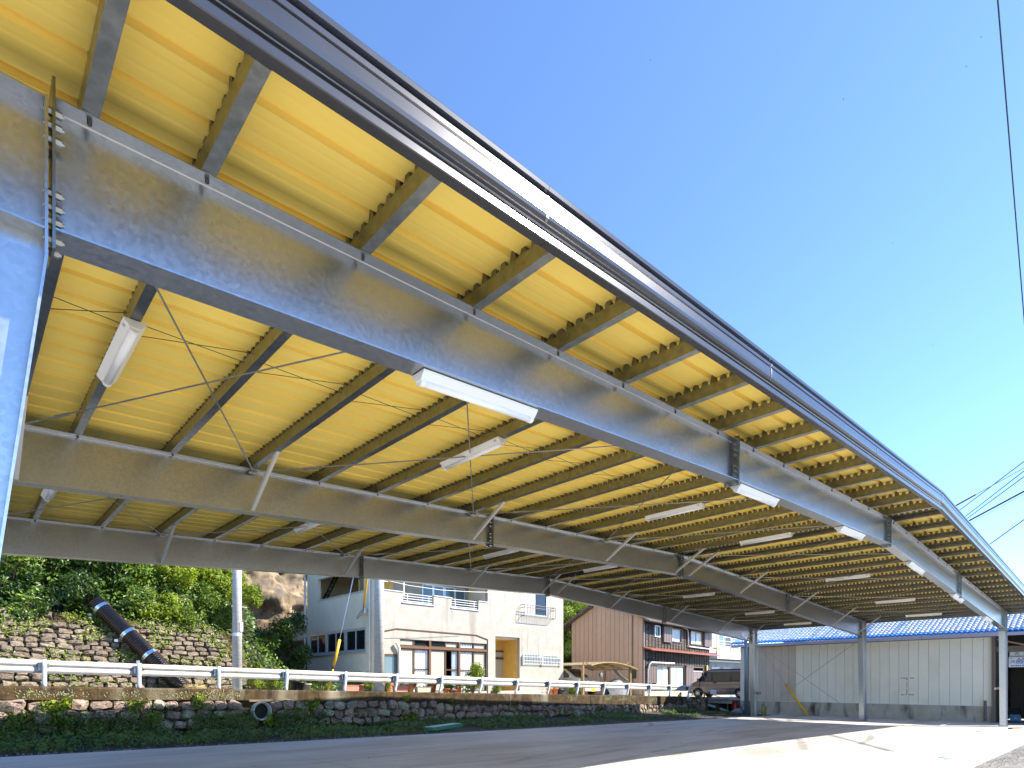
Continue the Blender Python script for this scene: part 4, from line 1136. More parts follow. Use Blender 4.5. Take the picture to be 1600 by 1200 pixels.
# barred windows
for wn in (BW1, BW2):
    f_ = MB(); frame(f_, O, U, NF, wn[0], wn[1], wn[2], wn[3], .06, .04, .05); wf = f_.build('barred_window', M['alu'], ch)
    mid = (wn[0] + wn[2]) / 2
    pane(wf, M['glassb'], O, U, NF, wn[0] + .04, wn[1] + .04, wn[2] - .04, wn[3] - .04, .04)
    b = MB(); n_ = 11
    for k in range(n_): a = wn[0] + (wn[2] - wn[0]) * k / (n_ - 1); b.box(HX0 + a - .012, HY - .08, wn[1] - .03, HX0 + a + .012, HY - .06, wn[3] + .02)
    for z in (wn[1] + .0, (wn[1] * .3 + wn[3] * .7), wn[1] * .7 + wn[3] * .3): b.box(HX0 + wn[0] - .1, HY - .095, z - .012, HX0 + wn[2] + .1, HY - .081, z + .012)
    b.box(HX0 + wn[0] - .12, HY - .1, wn[1] - .06, HX0 + wn[0] - .095, HY, wn[3] - .1); b.box(HX0 + wn[2] + .095, HY - .1, wn[1] - .06, HX0 + wn[2] + .12, HY, wn[3] - .1)
    b.build('window_bars', M['white'], wf)
# upper window with its basket railing
f_ = MB(); frame(f_, O, U, NF, UW[0], UW[1], UW[2], UW[3], .07, .05, .06); wf = f_.build('upper_window', M['alu'], ch); mid = (UW[0] + UW[2]) / 2
pane(wf, M['frost'], O, U, NF, UW[0] + .05, UW[1] + .05, mid - .02, UW[3] - .05, .05); pane(wf, M['glass'], O, U, NF, mid + .03, UW[1] + .05, UW[2] - .05, UW[3] - .05, .06)
b = MB(); ra = fr(813.5, 948, 861, 965); y0 = HY - .32
for z in (ra[1], (ra[1] * .25 + ra[3] * .75), ra[3]):
    b.tube([(HX0 + ra[0], HY, z), (HX0 + ra[0], y0, z), (HX0 + ra[2], y0, z), (HX0 + ra[2], HY, z)], .014, 5)
for k in range(13): a = ra[0] + (ra[2] - ra[0]) * k / 12; b.tube([(HX0 + a, HY - .03, ra[1] - .06), (HX0 + a, y0, ra[1]), (HX0 + a, y0, ra[3])], .010, 4)
b.build('basket_railing', M['blackpl'], wf)
# side band of dark windows
f0 = lin(SBW[0], SBW[2], 3)
for i in range(3):
    f_ = MB(); frame(f_, Os, Us, Ns, f0[i] + .003, SBW[1], f0[i + 1] - .003, SBW[3], .08, .10, .07)
    m_ = (f0[i] + f0[i + 1]) / 2; f_.obox(Os + Us * (m_ - .04) - Ns * .08 + Vector((0, 0, SBW[1] + .1)), Us * .08, Vector((0, 0, SBW[3] - SBW[1] - .2)), Ns * .05)
    wf = f_.build('side_window', M['alu'], ch)
    for a0, a1 in ((f0[i] + .1, m_ - .04), (m_ + .04, f0[i + 1] - .1)): pane(wf, M['glass'], Os, Us, Ns, a0, SBW[1] + .1, a1, SBW[3] - .1, .06)
MB().obox(Os + Us * (SBW[0] - .1) + Vector((0, 0, SBW[1] - .06)), Us * (SBW[2] - SBW[0] + .2), Vector((0, 0, .05)), Ns * .08).build('window_sill', M['alu'], ch)
MB().obox(Os + Us * SBAL[0] - Ns * .2 + Vector((0, 0, SBAL[1] + .004)), Us * (SBAL[2] - SBAL[0]), Vector((0, 0, .05)), Ns * .23).build('parapet_cap', M['alu'], ch)
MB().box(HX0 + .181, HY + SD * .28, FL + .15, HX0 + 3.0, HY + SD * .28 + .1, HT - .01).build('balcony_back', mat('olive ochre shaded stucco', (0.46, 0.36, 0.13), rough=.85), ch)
MB().box(HX0 + 3.0, HY + SD * .28, FL + .15, HX0 + 3.1, HY + SD - .19, HT - .01).build('balcony_back', M['stucco_y'], ch)
for px, x_, y_ in ((476.5, HX0 - .08, None), (577.5, HX0 - .07, None)):
    p = onX(px, 1000, x_); MB().tube([(x_, p.y, 1.1), (x_, p.y, 7.5)], .05, 8).build('downpipe', M['pvc'], ch, True)
p = onX(573, 960, HX0 - .1)
b = MB(); b.box(HX0 - .14, p.y - .25, p.z - .02, HX0 - .005, p.y + .3, p.z + .02); b.lathe((HX0 - .18, p.y, p.z + .02), [(.03, 0), (.07, .04), (.07, .16), (.09, .18), (.09, .22), (.03, .24)], 10); b.build('insulator_bracket', M['white'], ch)
b = MB(); b.tube([(HX0 - .2 + .16 * math.cos(t), p.y + .3 + .22 * math.sin(t), p.z + .05 + .22 * math.cos(t * 1.1)) for t in lin(0, 7.5, 20)], .012, 5); b.build('coiled_cable', M['cable'], ch)
# rear annex box on the far side of the side wall
an = onX(457, 980, HX0).y; z1 = onX(460, 958, HX0).z; z0 = onX(460, 1001, HX0).z
MB().box(HX0 + .02, HY + SD + .002, z0, HX0 + 2.0, an, z1).build('annex', M['stucco_shade'], ch)
MB().box(HX0 + .4, HY + SD + .05, .9, HX0 + .7, HY + SD + .5, z0 - .002).build('annex_pillar', M['road'], ch)
lad = MB(); l0, l1 = onX(497, 944, HX0 + .7), onX(519, 908, HX0 + .7); off = Vector((0, -.42, 0))
l0.z -= .3; d_ = (l1 - l0); l1 = l0 + d_ * 1.25
for o in (Vector((0, 0, 0)), off): lad.bar(l0 + o, l1 + o, .05, .09)
for k in range(9): lad.bar(l0.lerp(l1, .08 + k * .11), l0.lerp(l1, .08 + k * .11) + off, .03, .05)
lad.build('ladder', mat('dark brown ladder', (.05, .035, .025), rough=.8), None, label='dark brown wooden ladder leaning inside the side balcony of the cream house', cat='ladder')

# ------------------------------------------------------------------ tan and dark wood house (turned a little)
WR = math.radians(7.4); WB = .86; WO = Vector((31.3, 21.4, WB))
wh = empty('house', WO, WR, 'two-storey house with tan metal gable siding and a front of dark charred boards', 'house')
E1 = Vector((math.cos(WR), math.sin(WR), 0)); E2 = Vector((-math.sin(WR), math.cos(WR), 0))
def wf_(px, py): p = onP(px, py, WO, E2); return (p - WO).dot(E1), p.z - WB
def tf_(px, py): p = onP(px, py, WO, E1); return (p - WO).dot(E2), p.z - WB
GD = tf_(893.5, 1000)[0]; WL = wf_(1108.5, 1030)[0]
ez = tf_(893.5, 974.5)[1]
RZ = ez + (GD / 2 + .0) * .56
# tan siding boards, one by one
nb = 16
for k in range(nb):
    y0, y1 = GD * k / nb, GD * (k + 1) / nb
    zt = lambda y: ez + .56 * min(y, GD - y)
    b = MB(); g = .012
    pts = [(y0 + g, .12), (y1 - g, .12), (y1 - g, zt(y1 - g))] + ([(GD / 2, RZ)] if y0 < GD / 2 - 1e-3 < y1 - 2e-3 and abs(y1 - GD / 2) > .01 and abs(y0 - GD / 2) > .01 else []) + [(y0 + g, zt(y0 + g))]
    b.loft([[(0, y, z) for y, z in reversed(pts)], [(-.03, y, z) for y, z in reversed(pts)]])
    b.build('siding_board', M['tan'], wh, local=True)
b = MB(); pts = [(0.02, .0), (GD, .0), (GD, ez - .02), (GD / 2, RZ - .02), (.02, ez - .02)]
b.loft([[(.001, y, z) for y, z in reversed(pts)], [(.10, y, z) for y, z in reversed(pts)]][::-1]); b.build('gable_wall', mat('dark siding joint', (.13, .07, .04), rough=.8), wh, local=True)
MB().box(.101, GD - .12, 0, WL, GD, ez).build('rear_wall', M['tan'], wh, local=True)
MB().box(WL - .12, .14, 0, WL, GD - .121, ez).build('right_wall', M['tan'], wh, local=True)
b = MB(); b.box(-.02, -.02, -.4, WL + .0, .10, .32); b.box(-.02, .101, -.4, .12, GD, .11); b.build('foundation', M['found'], wh, local=True)
# roof, two slopes
for s in (0, 1):
    b = MB(); ov = .55
    prof = lambda y: RZ + .03 - .56 * abs(y - GD / 2)
    ya, yb_ = (-ov, GD / 2) if s == 0 else (GD / 2, GD + ov)
    b.loft([[(x, ya, prof(ya)), (x, yb_, prof(yb_)), (x, yb_, prof(yb_) + .14), (x, ya, prof(ya) + .14)] for x in (-.45, WL + .4)][::-1])
    b.build('roof_slope', M['rooft'], wh, local=True)
b = MB(); b.tube([(-.5, GD + ov + .06, ez - .18), (WL + .4, GD + ov + .06, ez - .18)], .06, 8); b.tube([(-.4, GD + ov + .06, ez - .2), (-.2, GD + ov + .02, ez - .35), (-.06, GD + .1, ez - .45)], .04, 8)
b.tube([(-.5, -ov - .06, ez - .2), (WL + .4, -ov - .06, ez - .2)], .06, 8); b.build('gutter', M['trim'], wh, local=True)
b = MB(); ya = tf_(988.5, 1000)[0]; b.tube([(-.07, ya, .9), (-.07, ya, ez + .56 * min(ya, GD - ya))], .022, 6); b.build('conduit', M['trim'], wh, local=True)
b = MB(); m_ = tf_(990.5, 1053); b.box(-.16, m_[0] - .17, m_[1] - .28, -.031, m_[0] + .15, m_[1] + .25); b.build('electric_meter', mat('dark olive meter box', (.05, .055, .03), rough=.5), wh, local=True)
b = MB(); b.box(-.05, -.06, -.02, .12, .02, ez); b.build('corner_post', M['shutter'], wh, local=True)
# board front: horizontal boards, vertical battens, openings
zp = wf_(1040, 1016.5)[1]
def wr(a, b0, c, d): p, q = wf_(a, (b0 + d) / 2), wf_(c, (b0 + d) / 2); return (p[0], wf_((a + c) / 2, d)[1], q[0], wf_((a + c) / 2, b0)[1])
V1 = wr(1047.5, 981.5, 1065, 1004); V0 = wr(1022.5, 977.5, 1031, 995.5); V2 = wr(1078.5, 985.5, 1097.5, 1008)
G1 = wr(1024.5, 1039.5, 1045.5, 1068); G2 = wr(1046.5, 1040.5, 1068.5, 1071); DR = wr(1081.5, 1042, 1098.5, 1080)
G2 = (G2[0], .35, G2[2], G2[3]); G1 = (G1[0], .55, G1[2], G1[3]); DR = (DR[0], 0, DR[2], DR[3])
hl = [V0, V1, V2, G1, G2, DR]
b = MB(); b.wall((0, .02, 0), (1, 0, 0), (0, -1, 0), WL, 0, ez, hl, .10); b.build('front_wall', M['batten'], wh, local=True)
z = .34; row = 0
while z < ez - .05:
    h = min(.19, ez - z)
    cuts = sorted([0.13, WL] + [c for hh in hl if hh[1] < z + h * .6 and hh[3] > z + h * .4 for c in (hh[0] - .06, hh[2] + .06)])
    for i in range(0, len(cuts) - 1, 2):
        x = cuts[i]
        while x < cuts[i + 1] - .05:
            x1 = min(x + R.uniform(1.6, 2.8), cuts[i + 1])
            MB().loft([[(xx, .019, z), (xx, -.006, z), (xx, .010, z + h - .004), (xx, .019, z + h - .004)] for xx in (x, x1 - .004)]).build('board', M['wood'], wh, local=True)
            x = x1
    z += h; row += 1
x = .30
while x < WL:
    cuts = sorted([.34, ez] + [c for hh in hl if hh[0] - .08 < x < hh[2] + .08 for c in (hh[1] - .05, hh[3] + .05)] + [zp - .03, zp + .12])
    for i in range(0, len(cuts) - 1, 2):
        if cuts[i + 1] - cuts[i] > .05: MB().box(x - .018, -.032, cuts[i], x + .018, -.0065, cuts[i + 1]).build('batten', M['batten'], wh, local=True)
    x += .455
def lwin(h, kinds, name='window', fm='trim'):
    f_ = MB(); frame(f_, (0, .02, 0), Vector((1, 0, 0)), Vector((0, -1, 0)), h[0], h[1], h[2], h[3], .03, .07, .09)
    wf = f_.build(name, M[fm], wh, local=True); n_ = len(kinds); xs = lin(h[0] + .07, h[2] - .07, n_)
    for i, k in enumerate(kinds):
        if k == 'pleat':
            pleats(wf, M['curtain'], (0, .02, 0), Vector((1, 0, 0)), Vector((0, -1, 0)), xs[i], h[1] + .07, xs[i + 1], h[3] - .07, .06, True, 5)
        else: pane(wf, M[k], (0, .02, 0), Vector((1, 0, 0)), Vector((0, -1, 0)), xs[i] + .015, h[1] + .07, xs[i + 1] - .015, h[3] - .07, .04 - .02 * (i % 2), local=True)
    return wf
lwin(V0, ['glassb', 'glass'], 'window', 'alu'); lwin(V1, ['frost', 'pleat']); lwin(V2, ['pleat', 'frost']); lwin(G1, ['curtainb', 'frost']); lwin(G2, ['frost', 'curtainb'])
f_ = MB(); frame(f_, (0, .02, 0), Vector((1, 0, 0)), Vector((0, -1, 0)), DR[0], .0, DR[2], DR[3], .03, .08, .09); d_ = f_.build('door', M['trim'], wh, local=True)
pane(d_, M['shutter'], (0, .02, 0), Vector((1, 0, 0)), Vector((0, -1, 0)), DR[0] + .08, .05, (DR[0] + DR[2]) / 2 - .03, DR[3] - .4, .02, 'door_leaf', True); pane(d_, M['shutter'], (0, .02, 0), Vector((1, 0, 0)), Vector((0, -1, 0)), (DR[0] + DR[2]) / 2 + .03, .05, DR[2] - .08, DR[3] - .4, .03, 'door_leaf', True)
pane(d_, M['alu'], (0, .02, 0), Vector((1, 0, 0)), Vector((0, -1, 0)), DR[0] + .05, DR[3] - .38, DR[2] - .05, DR[3] - .3, -.02, 'lintel', True)
# shutter boxes beside the windows
for a in (wr(1034.5, 978.5, 1047.3, 1003.5), wr(1098.5, 986.5, 1109.5, 1010.5), wr(1011, 1037.5, 1024.3, 1067), wr(1069.5, 1040, 1081, 1074)):
    b = MB(); b.box(a[0], -.14, a[1], a[2], .018, a[3]); sb_ = b.build('shutter_box', M['shutter'], wh, local=True)
    b = MB()
    for k in range(5): xx = a[0] + (a[2] - a[0]) * (k + .5) / 5; b.box(xx - .02, -.155, a[1] + .05, xx + .02, -.1405, a[3] - .12)
    b.box(a[0] - .02, -.17, a[3] - .1, a[2] + .02, -.1405, a[3] - .0)
    b.build('shutter_rib', M['trim'], sb_, local=True)
b = MB(); b.loft([[(-.12, .018, zp + .10), (-.12, -.62, zp - .06), (-.12, -.62, zp - .13), (-.12, .018, zp - .02)], [(WL + .75, .018, zp + .10), (WL + .75, -.62, zp - .06), (WL + .75, -.62, zp - .13), (WL + .75, .018, zp - .02)]][::-1]); b.build('pent_roof', M['pent'], wh, local=True)
b = MB(); g0 = wf_(1008, 1036)[0]; zz = wf_(1028, 1035.5)[1]
b.tube([(wf_(1047, 1035)[0], -.3, zz), (g0 + .3, -.3, zz - .02), (g0 + .05, -.28, zz - .15), (g0, -.2, zz - .5), (g0, -.2, .2)], .05, 8); b.build('downpipe', M['white'], wh, True, local=True)
a, c = wf_(1073, 985), wf_(1073.3, 1010); e = wf_(1109, 1014.5)
b = MB(); b.tube([(a[0] - 1.6, -.1, a[1] + .25), (a[0] - .1, -.1, a[1] + .05), (a[0], -.1, a[1] - .15), (c[0], -.1, c[1] + .1), (c[0] + .12, -.1, c[1] - .02), (e[0], -.1, e[1])], .045, 8); b.build('downpipe', M['white'], wh, True, local=True)
b = MB(); q = wf_(1103, 1045); b.box(q[0] - .12, -.12, q[1] - .25, q[0] + .12, -.035, q[1] + .25); b.build('meter_box', M['stucco_y'], wh, local=True)

# ------------------------------------------------------------------ white building with balcony beyond
WX = onY(1120, 1040, 27)
wb = empty('building', (WX.x, 27, .7), 0, 'white two-storey building with a railed balcony and lettered fascia beyond the wooden house', 'building')
by = 27
def B(px, py, y=by): return onY(px, py, y)
x0, x1 = B(1106, 1000).x, B(1175, 1000).x + 3
zc = B(1140, 1018).z; zd = B(1140, 1030).z
MB().box(x0, by + .8, .5, x1, by + 5.5, 6.6).build('wall', M['stucco'], wb)
MB().box(B(1121, 1020).x, by, zd, x1, by + .799, zc).build('balcony_slab', M['white'], wb)
b = MB()
for k, px in enumerate((1122, 1143, 1162)): xx = B(px, 1000).x; b.box(xx - .05, by + .02, zc, xx + .05, by + .12, zc + .95 if k else 6.5)
for k in range(4): z = zc + .22 + k * .24; b.box(B(1122, 1000).x + .05, by + .04, z - .02, x1, by + .09, z + .02)
b.build('balcony_railing', M['white'], wb)
MB().box(x0 + .3, by + .55, zc - 1.0, x1, by + .799, zc - .86).build('canopy', M['white'], wb)
MB().box(x0 - .1, by + .1, zc - .25, B(1121, 1020).x - .01, by + .799, zc + .1).build('side_awning', M['gutter'], wb)
for i, (p0, q0, p1, q1, m_) in enumerate(((1124, 992, 1130, 1008, 'glassb'), (1133, 996, 1141, 1011, 'glass'), (1147, 998, 1156, 1014, 'glassb'), (1112, 1043, 1124, 1052, 'glassb'), (1130, 1044, 1141, 1054, 'glass'), (1149, 1028, 1157, 1045, 'trim'))):
    a, c = B(p0, q0, by + .79), B(p1, q1, by + .79)
    f_ = MB(); f_.box(a.x - .06, by + .76, c.z - .06, c.x + .06, by + .799, a.z + .06); wf = f_.build('window', M['white'], wb)
    MB().box(a.x, by + .745, c.z, c.x, by + .759, a.z).build('pane', M[m_], wf)
b = MB()
for px, wpx in ((1126.5, 2.6), (1132, 2.2), (1136, 1.2), (1138.5, 1.6), (1141, 1.6), (1143.5, 1.4), (1148, 1.8), (1151.5, 1.6), (1153.6, 1.6)):
    a = B(px, 1025.5 + (px - 1126) * .09); s = wpx * .022
    for k in range(3): b.box(a.x - s, by - .012, a.z - .10 + k * .075, a.x + s * R.uniform(.3, 1), by - .003, a.z - .075 + k * .075)
    b.box(a.x - s * .2, by - .0125, a.z - .1, a.x + s * .15, by - .0028, a.z + .09)
b.build('blurred_lettering', M['print'], wb)
b = MB()
for k, (px, m_) in enumerate(((1127, 0), (1137, 1), (1150, 0))): pass
MB().box(B(1124, 1013).x, by + .3, zc + .001, B(1130, 1013).x, by + .6, zc + .3).build('storage_box', M['orange'], None, label='small orange box standing on the white balcony', cat='box')

# ------------------------------------------------------------------ warehouse with ivory panels and blue tiled roof
WXW = 32.76; WY0, WY1 = 4.44, 15.83
wa = empty('warehouse', (WXW, (WY0 + WY1) / 2, 0), 0, 'ivory panelled warehouse with glazed blue tile roof on a stained concrete plinth', 'warehouse')
edges = [1157.5, 1165.5, 1185, 1197.5, 1208.5, 1220.5, 1232, 1243.5, 1255.5, 1268, 1280.5, 1293, 1306, 1319.5, 1333, 1347, 1360.5, 1374.8, 1389.5, 1404.5, 1420, 1435, 1451, 1467.5, 1484, 1501.2, 1519.2, 1536.5, 1554.5]
ys = [onX(p, 1060, WXW).y for p in edges]
ys[0] = WY1; ys[-1] = WY0
ZP0, ZP1 = .70, 3.70
MB().box(WXW + .03, WY0 + .01, .0, WXW + .2, WY1 - .01, ZP1 + .1).build('wall_core', mat('dark panel joint', (.20, .20, .15), rough=.8), wa)
for i in range(len(ys) - 1):
    MB().box(WXW - .012, ys[i + 1] + .006, ZP0 + .02, WXW + .029, ys[i] - .006, ZP1).build('wall_panel', M['panelp'] if 2 <= i <= 6 else M['panelw'], wa)
MB().box(WXW - .03, WY0, -.1, WXW + .029, WY1, ZP0).build('plinth', M['found'], wa)
MB().box(WXW - .028, WY0 + .002, ZP0 + .001, WXW - .013, WY1 - .002, ZP0 + .02).build('drip_edge', M['alu'], wa)
MB().box(WXW + .2, WY1 - .2, 0, 44, WY1, 3.7).build('end_wall', M['panelw'], wa)
yr0 = 2.6
# gutter lengths
y = WY1 + .35
while y > yr0:
    y1 = max(y - 1.83, yr0)
    MB().box(WXW - .42, y1 + .004, 3.72, WXW - .28, y - .004, 3.86).build('gutter', M['gutter'], wa); y = y1
MB().box(WXW - .279, yr0, 3.78, WXW + .2, WY1 + .3, 3.82).build('soffit', M['gutter'], wa)
# blue tile rows, wavy
def tile_row(k):
    b = MB(); per = .19; n_ = int((WY1 + .4 - yr0) / per * 6); xk = WXW - .40 + k * .27; sl = .40
    z0 = 3.88 + (xk - WXW + .40) * sl
    ra, rb, rc = [], [], []
    for i in range(n_ + 1):
        yy = yr0 + (WY1 + .4 - yr0) * i / n_; h = .055 * abs(math.sin(math.pi * yy / per)) ** .8
        rc.append((xk, yy, z0 - .02 + h)); ra.append((xk, yy, z0 + .045 + h)); rb.append((xk + .30, yy, z0 + .30 * sl + .02 + h))
    b.loft([list(reversed(rc)), list(reversed(ra)), list(reversed(rb))], False, False)
    return b.build('tile_row', M['blue'] if k == 0 else M['tile_glare'], wa, smooth=False)
for k in range(16): tile_row(k)
zr = 3.88 + 16 * .27 * .40
MB().box(WXW - .4 + 16 * .27 - .1, yr0, zr - .1, WXW - .4 + 16 * .27 + .25, WY1 + .4, zr + .2).build('ridge', M['blue'], wa)
b = MB(); b.loft([[(WXW + 4.0, yr0, zr), (WXW + 9, yr0, zr - 2.0), (WXW + 9, yr0, zr - 2.1), (WXW + 4, yr0, zr - .1)], [(WXW + 4.0, WY1 + .4, zr), (WXW + 9, WY1 + .4, zr - 2.0), (WXW + 9, WY1 + .4, zr - 2.1), (WXW + 4, WY1 + .4, zr - .1)]]); b.build('rear_roof', M['blue'], wa)
b = MB(); b.tube([(WXW - .35, yr0 + .03, 3.93), (WXW + 3.9, yr0 + .03, zr + .10)], .09, 10); b.tube([(WXW - .35, yr0 - .1, 3.90), (WXW + 3.9, yr0 - .1, zr + .05)], .07, 10); b.build('verge_tile_row', M['blue'], wa, True)
MB().loft([[(WXW - .3, yr0 - .02, 3.75), (WXW + 3.9, yr0 - .02, zr - .15), (WXW + 3.9, yr0 - .02, 3.75)], [(WXW - .3, yr0 + .03, 3.75), (WXW + 3.9, yr0 + .03, zr - .15), (WXW + 3.9, yr0 + .03, 3.75)]]).build('gable_board', M['gutter'], wa)
# open bay at the near end, dark inside, opening towards the carport
MB().box(WXW + .21, WY0 + .001, .0, WXW + 4.4, WY0 + .15, 3.76).build('bay_side_wall', M['shed'], wa)
MB().box(WXW + 4.401, 2.5, .0, WXW + 4.55, WY0 + .15, 4.4).build('bay_back_wall', M['shed'], wa)
MB().box(WXW - .2, 2.38, -.05, WXW + 4.55, 2.499, 3.76).build('bay_sun_block', M['panelw'], wa)  # unseen wall added to keep the sun out of the bay
b = MB()
for k in range(10): yy = 2.55 + k * .19; b.box(WXW + 4.36, yy, .12, WXW + 4.4005, yy + .07, 2.6)
b.build('door_rib', M['shed'], wa)
MB().box(WXW + .3, 2.5, 3.05, WXW + .42, WY0, 3.30).build('beam', M['brownpipe'], wa)
MB().bar((WXW + .15, WY0 - .05, 3.60), (WXW + .15, 2.6, 3.05), .06, .06).build('diagonal_strut', M['bronze'], wa)
MB().box(WXW - .14, WY0 - .0, .0, WXW - .04, WY0 + .1, 3.72).build('downpipe', M['brownpipe'], wa)
MB().tube([(WXW - .10, WY0 + .32, .05), (WXW - .10, WY0 + .32, .95)], .05, 8).build('pipe_sleeve', M['brownpipe'], wa)
b = MB()
for (p, q, r_, s_) in ((1407.5, 1059.5, 1410.2, 1059.5), (1411.2, 1059.5, 1415, 1059.5), (1416, 1059.5, 1418, 1059.5), (1422, 1059.5, 1428, 1059.5), (1408, 1085.5, 1412, 1085.5), (1414, 1085.5, 1416, 1085.5), (1420, 1085.5, 1428, 1085.5)):
    a, c = onX(p, q, WXW - .014), onX(r_, s_, WXW - .014); b.box(WXW - .0145, c.y, a.z - .022, WXW - .0122, a.y, a.z + .018)
for k, (q0, q1) in enumerate(((1060, 1063), (1066.5, 1068), (1069, 1071), (1072, 1073), (1074, 1075), (1076.5, 1080.5), (1081.5, 1085))):
    a, c = onX(1417, q0, WXW - .014), onX(1417, q1, WXW - .014); b.box(WXW - .0145, a.y - .018, c.z, WXW - .0122, a.y + .018, a.z)
b.build('dashed_mark', M['dirt'], wa)
# signs hanging in the open end
def text_obj(body, size, m, origin, u, n, parent, name='lettering', extr=.002):
    cu = bpy.data.curves.new(name, 'FONT'); cu.body = body; cu.size = size; cu.extrude = extr; cu.resolution_u = 2
    to = bpy.data.objects.new('tmp_text', cu); COL.objects.link(to)
    dg = bpy.context.evaluated_depsgraph_get(); me = bpy.data.meshes.new_from_object(to.evaluated_get(dg))
    bpy.data.objects.remove(to); u = Vector(u); up = Vector((0, 0, 1)); n = Vector(n)
    mm = Matrix(((u.x, up.x, n.x, origin[0]), (u.y, up.y, n.y, origin[1]), (u.z, up.z, n.z, origin[2]), (0, 0, 0, 1)))
    me.transform(WM[parent.name].inverted() @ mm); me.materials.clear(); me.materials.append(m)
    o = bpy.data.objects.new(name, me); COL.objects.link(o); o.parent = parent; WM[o.name] = WM[parent.name]
    return o
SXN = 33.45
def sg(px, py): return onX(px, py, SXN)
SU, SN = (0, -1, 0), (-1, 0, 0)
a, c = sg(1577.5, 1017.8), sg(1577.5, 1026.3)
sgn = empty('sign', (SXN, a.y, c.z), 0, 'long white sign board with large green characters hung in the open end of the warehouse', 'sign')
MB().box(SXN, 2.52, c.z, SXN + .04, a.y, a.z).build('board', M['signw'], sgn)
p = sg(1584.3, 1023.6)
text_obj('災', .20, M['greenp'], (SXN - .004, p.y, p.z + .01), SU, SN, sgn)
p = sg(1598.2, 1023.6); text_obj('害', .20, M['greenp'], (SXN - .004, p.y, p.z + .01), SU, SN, sgn)
MB().box(SXN - .004, 2.55, c.z + .012, SXN - .001, a.y - .04, c.z + .04).build('green_line', M['greenp'], sgn)
a, c = sg(1576.3, 1026.8), sg(1576.3, 1042.6)
sg2 = empty('sign', (SXN - .06, a.y, c.z), 0, 'white company sign board with blue characters below the green lettered board', 'sign')
SX2 = SXN - .06
MB().box(SX2, 2.52, c.z, SX2 + .04, a.y, a.z - .004).build('board', M['signw'], sg2)
p = sg(1577.6, 1035.9); text_obj('(株)', .15, M['bluep'], (SX2 - .004, p.y, p.z), SU, SN, sg2)
p = sg(1588.0, 1036.6); text_obj('勝', .22, M['bluep'], (SX2 - .004, p.y, p.z), SU, SN, sg2)
p = sg(1596.6, 1036.6); text_obj('原', .22, M['bluep'], (SX2 - .004, p.y, p.z), SU, SN, sg2)
b = MB(); p = sg(1580, 1040.9)
for k in range(9): yy = p.y - k * .075; b.box(SX2 - .004, yy - R.uniform(.03, .06), p.z, SX2 - .0008, yy, p.z + .045)
b.build('small_print', M['bluep'], sg2)
b = MB(); p = sg(1591, 1029.8)
for dy in (0, .14, .36): b.box(SX2 - .004, p.y - dy - .07, p.z, SX2 - .0008, p.y - dy, p.z + .05)
b.build('red_print', M['redp'], sg2)
b = MB(); p = sg(1578, 1029.6); b.box(SX2 - .004, p.y - .1, p.z, SX2 - .0008, p.y, p.z + .022); b.build('dark_mark', M['print'], sg2)
p, q = onX(1578, 1118, 34.6), onX(1594, 1112, 34.6)
bc = empty('crate', (34.6, p.y, .0), 0, 'light blue plastic crate with dark lid inside the open warehouse end', 'crate')
MB().box(34.6, q.y, .0, 35.0, p.y, .30).build('tub', M['bluebox'], bc)
MB().box(34.65, q.y + .02, .301, 35.05, p.y + .05, .58).build('lid_stack', M['dark'], bc)
MB().box(34.592, q.y + .12, .1, 34.5995, q.y + .2, .17).build('label', M['platey'], bc)

# ------------------------------------------------------------------ vehicles
def car_body(prof, hw, m, parent, name='body', belt=.95, top_in=.12):
    """prof: closed side outline (y along car, z); hw half width; sides lean in above the belt"""
    def w_(y, z): return hw - (0 if z < belt else (z - belt) * top_in) - (.03 if z < .35 else 0)
    b = MB(); n = len(prof)
    b.v = [(-w_(y, z), y, z) for y, z in prof] + [(w_(y, z), y, z) for y, z in prof]
    b.f = [tuple(range(n)), tuple(reversed(range(n, 2 * n)))] + [(i, i + n, (i + 1) % n + n, (i + 1) % n) for i in range(n)]
    b.m = [0] * len(b.f)
    o = b.build(name, m, parent, local=True)
    o.data.update()
    md = o.modifiers.new('bevel', 'BEVEL'); md.width = .035; md.segments = 2; md.limit_method = 'ANGLE'; md.angle_limit = math.radians(25)
    return o, w_
def side_patch(parent, name, m, pts, w_, sgn=-1, off=.006, th=.01):
    b = MB(); n = len(pts)
    r0 = [(sgn * (w_(y, z) + off), y, z) for y, z in pts]; r1 = [(sgn * (w_(y, z) - th), y, z) for y, z in pts]
    b.loft([r0, r1] if sgn > 0 else [list(reversed(r0)), list(reversed(r1))])
    return b.build(name, m, parent, local=True)
def wheel(parent, x, y, r, s):
    b = MB(); b.lathe((x, y, r), [(r * .62, -.085), (r * .95, -.085), (r, -.05), (r, .05), (r * .95, .085), (r * .62, .085)], 22, 'X'); t = b.build('wheel', M['tyre'], parent, local=True)
    b = MB(); b.lathe((x + s * .06, y, r), [(r * .62, -.02), (r * .66, .02), (r * .60, .025), (r * .56, .0), (.0, -.012)], 22, 'X') if s > 0 else b.lathe((x + s * .06, y, r), [(.0, .012), (r * .56, .0), (r * .60, -.025), (r * .66, -.02), (r * .62, .02)], 22, 'X')
    for k in range(7):
        a = 2 * math.pi * k / 7; p0 = Vector((x + s * .085, y + math.cos(a) * .04, r + math.sin(a) * .04)); p1 = Vector((x + s * .08, y + math.cos(a) * r * .6, r + math.sin(a) * r * .6)); b.bar(p0, p1, .045, .02, (1, 0, 0))
    b.lathe((x + s * .085, y, r), [(.05, -.015), (.05, .015)], 10, 'X')
    b.build('rim', M['alloy'], t, local=True)
